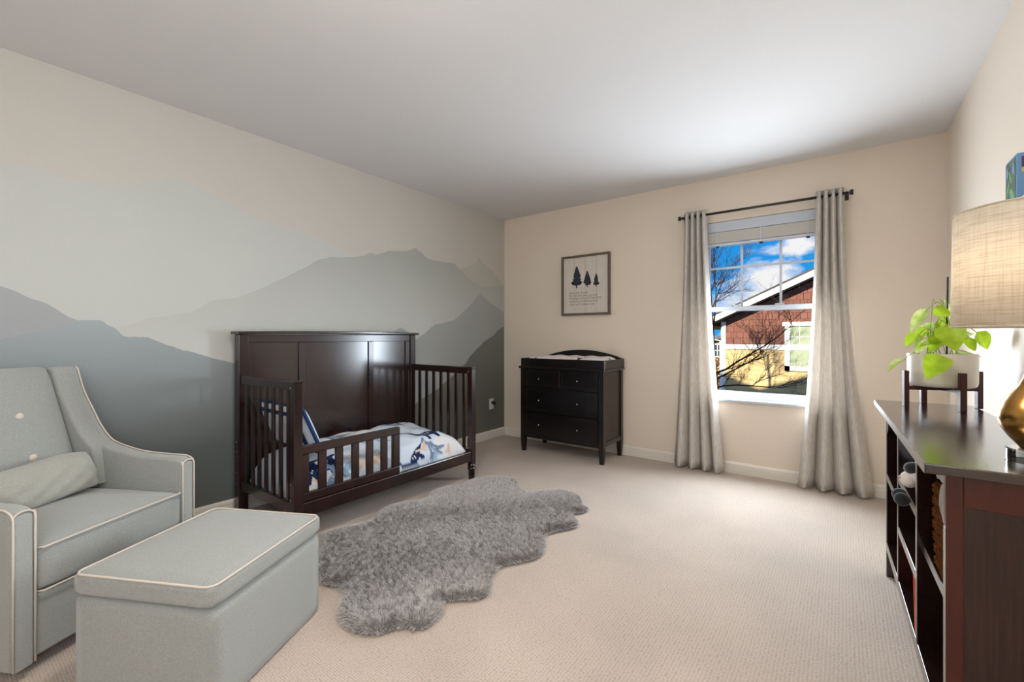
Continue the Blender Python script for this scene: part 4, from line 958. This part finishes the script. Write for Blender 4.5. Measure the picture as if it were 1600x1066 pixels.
for k in range(3):
    a = 2 * math.pi * k / 3 + 0.4
    obj('spider_arm', tube(B(), [(LX, LY_, zt_ - 0.02), (LX + 0.144 * math.cos(a), LY_ + 0.144 * math.sin(a), zt_ - 0.006)], 0.002, 6), 'knob_metal', sh)
obj('finial', lathe(B(), [(0.003, zt_ - 0.03), (0.007, zt_ - 0.015), (0.007, zt_ - 0.005), (0.002, zt_ + 0.004)], (LX, LY_, 0), 12), 'brass', lm, smooth=True)
obj('harp', tube(B(), spline([(LX - 0.012, LY_, TZ + 0.36), (LX - 0.045, LY_, TZ + 0.42), (LX - 0.035, LY_, TZ + 0.53), (LX, LY_, zt_ - 0.025), (LX + 0.035, LY_, TZ + 0.53), (LX + 0.045, LY_, TZ + 0.42), (LX + 0.012, LY_, TZ + 0.36)], 5), 0.0018, 6), 'knob_metal', lm)
light('lamp_bulb', 'POINT', (LX, LY_, TZ + 0.475), 0.75, (1.0, 0.82, 0.62), shadow_soft_size=0.03)

# ================================================================== PLANT, POT, STAND
PCX_, PCY_ = 3.424, 2.585; PC = Vector((PCX_, PCY_, 0)); pd = (PC - CAM).dot(FV)
st = thing('plant_stand', 'small four-legged wooden plant stand on the far end of the bookcase', 'plant stand', (PCX_, PCY_, TZ))
legs = []
for la, de in ((-0.121, 0.035), (-0.035, -0.121), (0.121, -0.035), (0.035, 0.121)):
    c = PC + RV * la + FV * de; legs.append(c); ang = math.atan2(FV.y * de + RV.y * la, FV.x * de + RV.x * la)
    obj('leg', bx(-0.009, 0.009, -0.011, 0.011, TZ, TZ + 0.155, 0.002, M=Matrix.Translation(c) @ Matrix.Rotation(ang, 4, 'Z')), 'stand_wood', st)
for a, b in ((0, 2), (1, 3)):
    v = legs[b] - legs[a]; ang = math.atan2(v.y, v.x); zz = TZ + 0.073 + (0.0 if a == 0 else 0.0004)
    obj('cross_bar', bx(-v.length / 2 + 0.009, v.length / 2 - 0.009, -0.009, 0.009, zz, zz + 0.016, 0.001, M=Matrix.Translation(PC) @ Matrix.Rotation(ang, 4, 'Z')), 'stand_wood', st)
PZ = TZ + 0.090
pt_ = thing('plant_pot', 'white ceramic pot with trailing yellow-green leaves held in the plant stand', 'potted plant', (PCX_, PCY_, PZ))
obj('pot', lathe(B(), [(0.098, 0.0), (0.106, 0.006), (0.109, 0.02), (0.110, 0.135), (0.109, 0.138), (0.103, 0.138), (0.102, 0.118)], (PCX_, PCY_, PZ), 48), 'pot_ceramic', pt_, smooth=True)
obj('soil', lathe(B(), [(0.1025, 0.114), (0.07, 0.120), (0.02, 0.121)], (PCX_, PCY_, PZ), 32), 'soil', pt_)
obj('support_stake', tube(B(), [PX(1479, 556, d=pd), PX(1480, 490, d=pd), PX(1481, 433, d=pd)], 0.0035, 8), 'black_plastic', pt_)
def leaf(b, t_, w, bend, m_, twist=0.0):
    """heart-shaped leaf from base b to tip t_ of half width w, cupped about its midrib"""
    ax = t_ - b; L_ = ax.length; ax.normalize()
    side = ax.cross(CAM - b); side.normalize(); nrm = side.cross(ax); nrm.normalize()
    side = (Matrix.Rotation(twist, 3, ax) @ side); nrm = (Matrix.Rotation(twist, 3, ax) @ nrm)
    bm = B(); n = 10; rows = []
    for i in range(n + 1):
        s = i / n; prof = (math.sin(math.pi * min(1, s * 0.96 + 0.04) ** 0.62)) ** 0.85 if 0 < s < 1 else 0.02
        c = b + ax * (L_ * s) + nrm * (bend * math.sin(math.pi * s) * L_)
        rows.append([bm.verts.new(c + side * (w * prof * q) + nrm * (w * 0.30 * abs(q) ** 1.4 * prof) - ax * (0.10 * L_ * abs(q) * (1 - s) ** 2)) for q in (-1, -0.6, -0.25, 0, 0.25, 0.6, 1)])
    for A, C in zip(rows, rows[1:]):
        for k in range(6): bm.faces.new((A[k], A[k + 1], C[k + 1], C[k]))
    return bm
LEAVES = [((1446, 486), (1423, 521), 9, 0.02, 'leaf_pale', 0.5), ((1434, 524), (1415, 542), 10, 0.0, 'leaf', 0.5), ((1411, 563), (1387, 582), 6.5, -0.03, 'leaf_pale', 0.8), ((1470, 559), (1448, 593), 17, -0.11, 'leaf', 0.1),
          ((1481, 511), (1494, 549), 18, -0.09, 'leaf', -0.1), ((1463, 481), (1487, 493), 10, -0.02, 'leaf', 0.5), ((1528, 521), (1543, 546), 11, -0.02, 'leaf', -0.6), ((1517, 530), (1524, 549), 7.5, 0.0, 'leaf', 0.5),
          ((1500, 548), (1534, 558), 6, 0.02, 'leaf_pale', 0.9), ((1478, 500), (1457, 524), 9, 0.02, 'leaf', -0.3), ((1464, 512), (1436, 510), 7, 0.03, 'leaf_pale', 0.7), ((1452, 528), (1476, 536), 7.5, -0.05, 'leaf', 0.4),
          ((1440, 530), (1431, 553), 9, -0.04, 'leaf_pale', -0.4), ((1456, 538), (1436, 543), 7, -0.02, 'leaf', 0.8), ((1466, 532), (1452, 551), 8, -0.04, 'leaf', 0.2), ((1470, 520), (1448, 526), 7, 0.05, 'leaf', -0.6),
          ((1500, 520), (1522, 522), 6, 0.06, 'leaf_pale', 0.6), ((1505, 528), (1516, 538), 6, 0.04, 'leaf', 0.3), ((1449, 517), (1424, 533), 9, 0.05, 'leaf', 0.3), ((1490, 500), (1482, 474), 7, 0.05, 'leaf_pale', 0.5)]
for (b_, t2, w, off, m_, tw) in LEAVES:
    d = pd + off
    pb, ptp = PX(*b_, d=d), PX(*t2, d=d - 0.012 + 0.02 * math.sin(b_[0]))
    lf = obj('leaf', leaf(pb, ptp, w / FPX * d, rnd.uniform(0.04, 0.14), m_, tw), m_, pt_, smooth=True)
    root = Vector((PCX_ + 0.05 * math.sin(b_[0] * 1.7), PCY_ + 0.04 * math.cos(b_[1]), PZ + 0.118))
    hgt = max(root.z, pb.z) + 0.015
    rimv = (pb + root) / 2; rimv.z = hgt + 0.01
    obj('stem', tube(B(), spline([root, rimv, pb], 5), 0.0016, 5), 'stem', pt_, smooth=True)
for b_, t2 in (((1477, 478), (1466, 466)), ((1475, 479), (1467, 473)), ((1479, 476), (1476, 464))):
    obj('shoot', tube(B(), [PX(*b_, d=pd), PX((b_[0] + t2[0]) / 2, (b_[1] + t2[1]) / 2 - 1, d=pd), PX(*t2, d=pd)], [0.002, 0.0032, 0.001], 6), 'leaf_pale', pt_, smooth=True)

# ================================================================== WALL LEDGE, BOX, VASE
lg = thing('wall_ledge', 'small white wall ledge behind the lamp shade', 'shelf', (XR, 1.78, 1.49))
obj('ledge_board', bx(XR - 0.135, XR, 1.50, 2.058, 1.485, 1.503, 0.002), 'trim_white', lg)
obj('ledge_lip', bx(XR - 0.137, XR - 0.135, 1.50, 2.058, 1.480, 1.508), 'trim_white', lg)
cbx = thing('gift_box', 'blue box with printed leaves standing on the ledge above the lamp', 'box', (3.565, 1.998, 1.503))
obj('box_body', bx(3.502, 3.625, 1.945, 2.050, 1.503, 1.657, 0.002), 'box_blue', cbx)
obj('side_print', bx(3.5008, 3.502, 1.953, 2.049, 1.508, 1.650), 'box_art', cbx)
def print_leaf(x, y, z, l, w, a):
    bm = B(); pts = []
    for k in range(14):
        q = 2 * math.pi * k / 14; u, v = l * math.cos(q), w * math.sin(q) * (1 - 0.3 * math.cos(q)); pts.append((x, y + u * math.cos(a) - v * math.sin(a), z + u * math.sin(a) + v * math.cos(a)))
    flat(bm, pts); return bm
for y, z, l, w, a in ((1.985, 1.545, 0.030, 0.013, 0.7), (2.02, 1.575, 0.022, 0.008, 2.2), (2.0, 1.60, 0.026, 0.007, 1.0), (2.03, 1.62, 0.018, 0.007, 1.6), (1.97, 1.62, 0.018, 0.010, 1.5)):
    obj('leaf_print', print_leaf(3.5003, y, z, l, w, a), 'box_leaf' if z < 1.61 else 'box_blue', cbx)
obj('front_print', bx(3.512, 3.615, 1.9438, 1.945, 1.615, 1.645), 'box_purple', cbx)
obj('front_print', bx(3.512, 3.60, 1.9436, 1.9446, 1.600, 1.612), 'box_yellow', cbx)
vs_ = thing('white_vase', 'white vase with flared rim behind the blue box on the ledge', 'vase', (3.585, 1.86, 1.503))
obj('vase_body', lathe(B(), [(0.030, 0), (0.038, 0.04), (0.036, 0.09), (0.024, 0.14), (0.020, 0.17), (0.026, 0.205), (0.030, 0.212), (0.024, 0.208)], (3.585, 1.86, 1.503), 28), 'vase_white', vs_, smooth=True)

# ================================================================== CEILING FILL LAMP (unseen, added to light the room)
cl = thing('fill_ceiling_lamp', 'unseen dome lamp added at the ceiling to fill the room with light', 'lamp', (1.97, 0.84, ZC))
obj('lamp_plate', lathe(B(), [(0.162, -0.03), (0.162, -0.058), (0.178, -0.058), (0.18, 0.0), (0.10, 0.0)], (1.97, 0.84, ZC), 36), 'knob_metal', cl)
obj('dome', lathe(B(), [(0.16 * math.cos(a), -0.025 - 0.085 * math.sin(a)) for a in [math.radians(5 * k) for k in range(0, 18)]], (1.97, 0.84, ZC), 36), 'fill_dome_glow', cl, smooth=True)

# unseen torchiere added behind the camera to bounce fill light off the ceiling
tl = thing('fill_floor_lamp', 'unseen uplight floor lamp added to brighten the room', 'lamp', (2.6, -0.8, 0))
obj('base', lathe(B(), [(0.14, 0), (0.14, 0.015), (0.03, 0.03)], (2.6, -0.8, 0), 28), 'dark_metal', tl)
obj('pole', tube(B(), [(2.6, -0.8, 0.02), (2.6, -0.8, 1.62)], 0.012, 10), 'dark_metal', tl, smooth=True)
obj('bowl', lathe(B(), [(0.02, 1.60), (0.10, 1.64), (0.17, 1.72), (0.165, 1.72), (0.095, 1.65), (0.02, 1.615)], (2.6, -0.8, 0), 32), 'vase_white', tl, smooth=True)
light('fill_floor_uplight', 'AREA', (2.6, -0.8, 1.725), 14, (1.0, 0.96, 0.91), (math.pi, 0, 0), shape='DISK', size=0.30)

# ================================================================== OUTSIDE
struct('ground', bx(-40, 40, 4.2, 60, -3.2, -3.0), 'ground')
# this house's own roof: three gables whose shadow falls on the neighbour
pk, vl = 4.34, 3.90
roofp = [(-3.4, 2.57), (-3.4, 3.6), (-2.30, vl), (-1.17, pk), (-0.04, vl), (1.09, pk), (2.22, vl), (3.35, pk), (4.48, vl), (5.5, 3.6), (5.5, 2.57)]
struct('roof', prism(B(), roofp, 'y', -1.5, 3.5), 'house_roofing')
struct('wall_lower_storey', bx(-3.4, 5.5, -1.5, 4.1, -3.0, -0.26), 'house_tan')
NY = 14.0
nh = thing('neighbour_house', 'brown and tan neighbouring house with white gable trim outside the window', 'house', (2.5, NY, -3.0))
HX0 = 0.27; RX0, RZ0, RS = 0.27, 1.62, 0.471
rz = lambda x: RZ0 + (x - RX0) * RS
XM = 6.0
obj('tan_wall', bx(HX0, 2 * XM - HX0, NY, NY + 6, -3.0, 0.80), 'house_tan', nh)
lap = B()
for k in range(26):
    z = -3.0 + k * 0.145; prism(lap, [(NY - 0.022, z), (NY, z), (NY, z + 0.145), (NY - 0.004, z + 0.145)], 'x', HX0 + 0.1, 2 * XM - HX0)
o = obj('lap_siding', lap, 'house_tan', nh)
obj('shingle_wall', prism(B(), [(HX0, 0.80), (2 * XM - HX0, 0.80), (2 * XM - HX0, rz(HX0) - .06), (XM, rz(XM) - .06), (HX0, rz(HX0) - .06)], 'y', NY - 0.01, NY + 6), 'shingle_siding', nh)
obj('belly_band', bx(HX0 + 0.10, 2 * XM - HX0, NY - 0.05, NY, 0.76, 0.90), 'house_trim', nh)
obj('corner_board', bx(HX0 - 0.02, HX0 + 0.10, NY - 0.05, NY + 0.10, -3.0, rz(HX0) - 0.07), 'house_trim', nh)
def slope(x0, x1, dz0, dz1, y0, y1):
    return prism(B(), [(x0, rz(x0) + dz0), (x1, rz(x1) + dz0), (x1, rz(x1) + dz1), (x0, rz(x0) + dz1)], 'y', y0, y1)
obj('rake_board', slope(-0.30, XM, -0.02, 0.15, NY - 0.50, NY - 0.46), 'house_trim', nh)
obj('soffit', slope(-0.30, XM, -0.02, 0.0, NY - 0.46, NY), 'house_soffit', nh)
obj('roof_slope', slope(-0.36, XM, 0.15, 0.19, NY - 0.53, NY + 6.3), 'house_roofing', nh)
obj('gutter', bx(-0.42, -0.28, NY - 0.50, NY + 6, rz(-0.30) + 0.0, rz(-0.30) + 0.13, 0.02), 'house_trim', nh)
obj('downspout', tube(B(), [(-0.33, NY - 0.35, rz(-0.3)), (-0.33, NY - 0.33, rz(-0.3) - 0.22), (HX0 - 0.02, NY - 0.08, rz(-0.3) - 0.36), (HX0 + 0.03, NY - 0.09, -3.0)], 0.04, 8), 'house_trim', nh)
# its window
nwx0, nwx1, nwz0, nwz1 = 1.83, 3.05, 0.20, 1.40
nw = obj('window_trim', box(box(box(box(B(), nwx0, nwx0 + .12, NY - .07, NY, nwz0, nwz1), nwx1 - .12, nwx1, NY - .07, NY, nwz0, nwz1), nwx0 - .05, nwx1 + .05, NY - .08, NY, nwz1, nwz1 + .11), nwx0, nwx1, NY - .07, NY, nwz0, nwz0 + .13), 'house_trim', nh)
obj('window_blind', bx(nwx0 + .12, nwx1 - .12, NY - .03, NY - .02, nwz0 + .13, nwz1), 'house_blind', nw)
obj('sash_bar', bx(nwx0 + .12, nwx1 - .12, NY - .05, NY - .03, 0.80, 0.85), 'house_trim', nw)
for x in (2.17, 2.44, 2.71): obj('muntin', bx(x - .010, x + .010, NY - .045, NY - .03, 0.85, nwz1), 'house_trim', nw)
obj('muntin', bx(nwx0 + .12, nwx1 - .12, NY - .045, NY - .03, 1.10, 1.12), 'house_trim', nw)
# far house
fh = thing('distant_house', 'small olive house far behind the corner of the brown house', 'house', (-3.5, 26, -3.0))
FYh = 24.0
obj('wall', prism(B(), [(-7.0, -3.0), (-1.2, -3.0), (-1.2, 1.05), (-4.1, 0.3), (-7.0, 0.3)], 'y', FYh, FYh + 5), 'far_tan', fh)
obj('roof_edge', prism(B(), [(-4.3, 0.36), (-1.0, 1.22), (-1.0, 1.38), (-4.3, 0.50)], 'y', FYh - 0.4, FYh + 5), 'house_soffit', fh)
fw = obj('window', bx(-2.12, -1.80, FYh - 0.06, FYh, 0.10, 0.76), 'house_trim', fh)
for x0 in (-2.09, -1.94):
    for z0 in (0.14, 0.45): obj('pane', bx(x0, x0 + 0.12, FYh - 0.08, FYh - 0.06, z0, z0 + 0.27), 'far_glass', fw)
# shrub below the far house
SHX = PX(1120, 600, y=21.5).x
def shrub():
    r = random.Random(12); bm = B()
    for k in range(900):
        c = Vector((r.gauss(0, 0.28), r.gauss(0, 0.28), r.uniform(-2.4, 1.15))); c = Vector((c.x, c.y, c.z))
        u_ = Vector((r.uniform(-1, 1), r.uniform(-1, 1), r.uniform(-1, 1))).normalized() * 0.07; w_ = u_.orthogonal().normalized() * 0.04
        flat(bm, [c - u_, c + w_, c + u_, c - w_])
    bmesh.ops.translate(bm, vec=(SHX, 21.5, -1.0), verts=bm.verts[:]); return bm
sb_ = thing('rusty_shrub', 'rust-brown leafy shrub beside the corner of the brown house', 'shrub', (SHX, 21.5, -3.0))
obj('foliage', shrub(), 'shrub_leaf', sb_)
obj('stem', tube(B(), [(SHX, 21.5, -3.0), (SHX + .02, 21.5, -1.0), (SHX - .02, 21.5, 0.0)], [0.05, 0.035, 0.015], 6), 'bark', sb_)
# bare tree between the houses
def tree():
    r = random.Random(21)
    tt = thing('bare_tree', 'leafless tree with thin dark branches outside the window', 'tree', (0.95, 9.6, -3.0))
    trunk = spline([(0.95, 9.6, -3.0), (0.98, 9.6, -1.6), (0.93, 9.6, -0.3), (0.98, 9.6, 0.9), (0.90, 9.6, 2.4)], 4)
    obj('trunk', tube(B(), trunk, [0.085 - 0.06 * k / (len(trunk) - 1) for k in range(len(trunk))], 8), 'bark', tt, smooth=True)
    def grow(bm, p, d, L_, rad, lvl):
        n = 6; pts = [p.copy()]; q = p.copy(); dd = d.normalized()
        for k in range(n):
            dd = (dd + Vector((r.gauss(0, .12), r.gauss(0, .12), r.gauss(0.03, .12)))).normalized(); q = q + dd * (L_ / n); pts.append(q.copy())
        tube(bm, pts, [rad * (1 - 0.75 * k / n) for k in range(n + 1)], 4 if lvl else 6)
        if lvl < 3:
            for k in range(1, n + 1):
                for _ in range(2 if lvl < 2 else 1):
                    if r.random() < 0.80:
                        sd = (dd + Vector((r.uniform(-1, 1), r.uniform(-.8, .8), r.uniform(-.6, .9)))).normalized()
                        grow(bm, pts[k], sd, L_ * r.uniform(0.32, 0.55), rad * 0.42 * (1 - 0.5 * k / n) + 0.0012, lvl + 1)
    limbs = [((0.96, 9.6, 0.35), (1.0, -0.1, 0.55), 1.7, 0.022), ((0.94, 9.6, 0.05), (1.0, -.05, 0.18), 1.5, 0.018), ((0.93, 9.6, -0.15), (1.0, 0.0, -0.02), 1.3, 0.014), ((0.96, 9.6, 0.2), (0.9, -0.2, 0.95), 1.4, 0.018),
             ((0.97, 9.6, 1.2), (0.35, -.1, 1.0), 1.3, 0.018), ((0.95, 9.6, 1.6), (0.3, 0.2, 1.0), 1.2, 0.015), ((0.93, 9.6, 2.0), (0.45, -.2, 0.7), 0.9, 0.012), ((0.97, 9.6, 0.9), (-0.9, 0.1, 0.8), 1.3, 0.016), ((0.94, 9.6, 1.8), (-0.5, 0.1, 1.0), 1.1, 0.014)]
    for p, d, L_, rad in limbs:
        bm = B(); grow(bm, Vector(p), Vector(d), L_, rad, 0); obj('branch', bm, 'bark', tt)
tree()
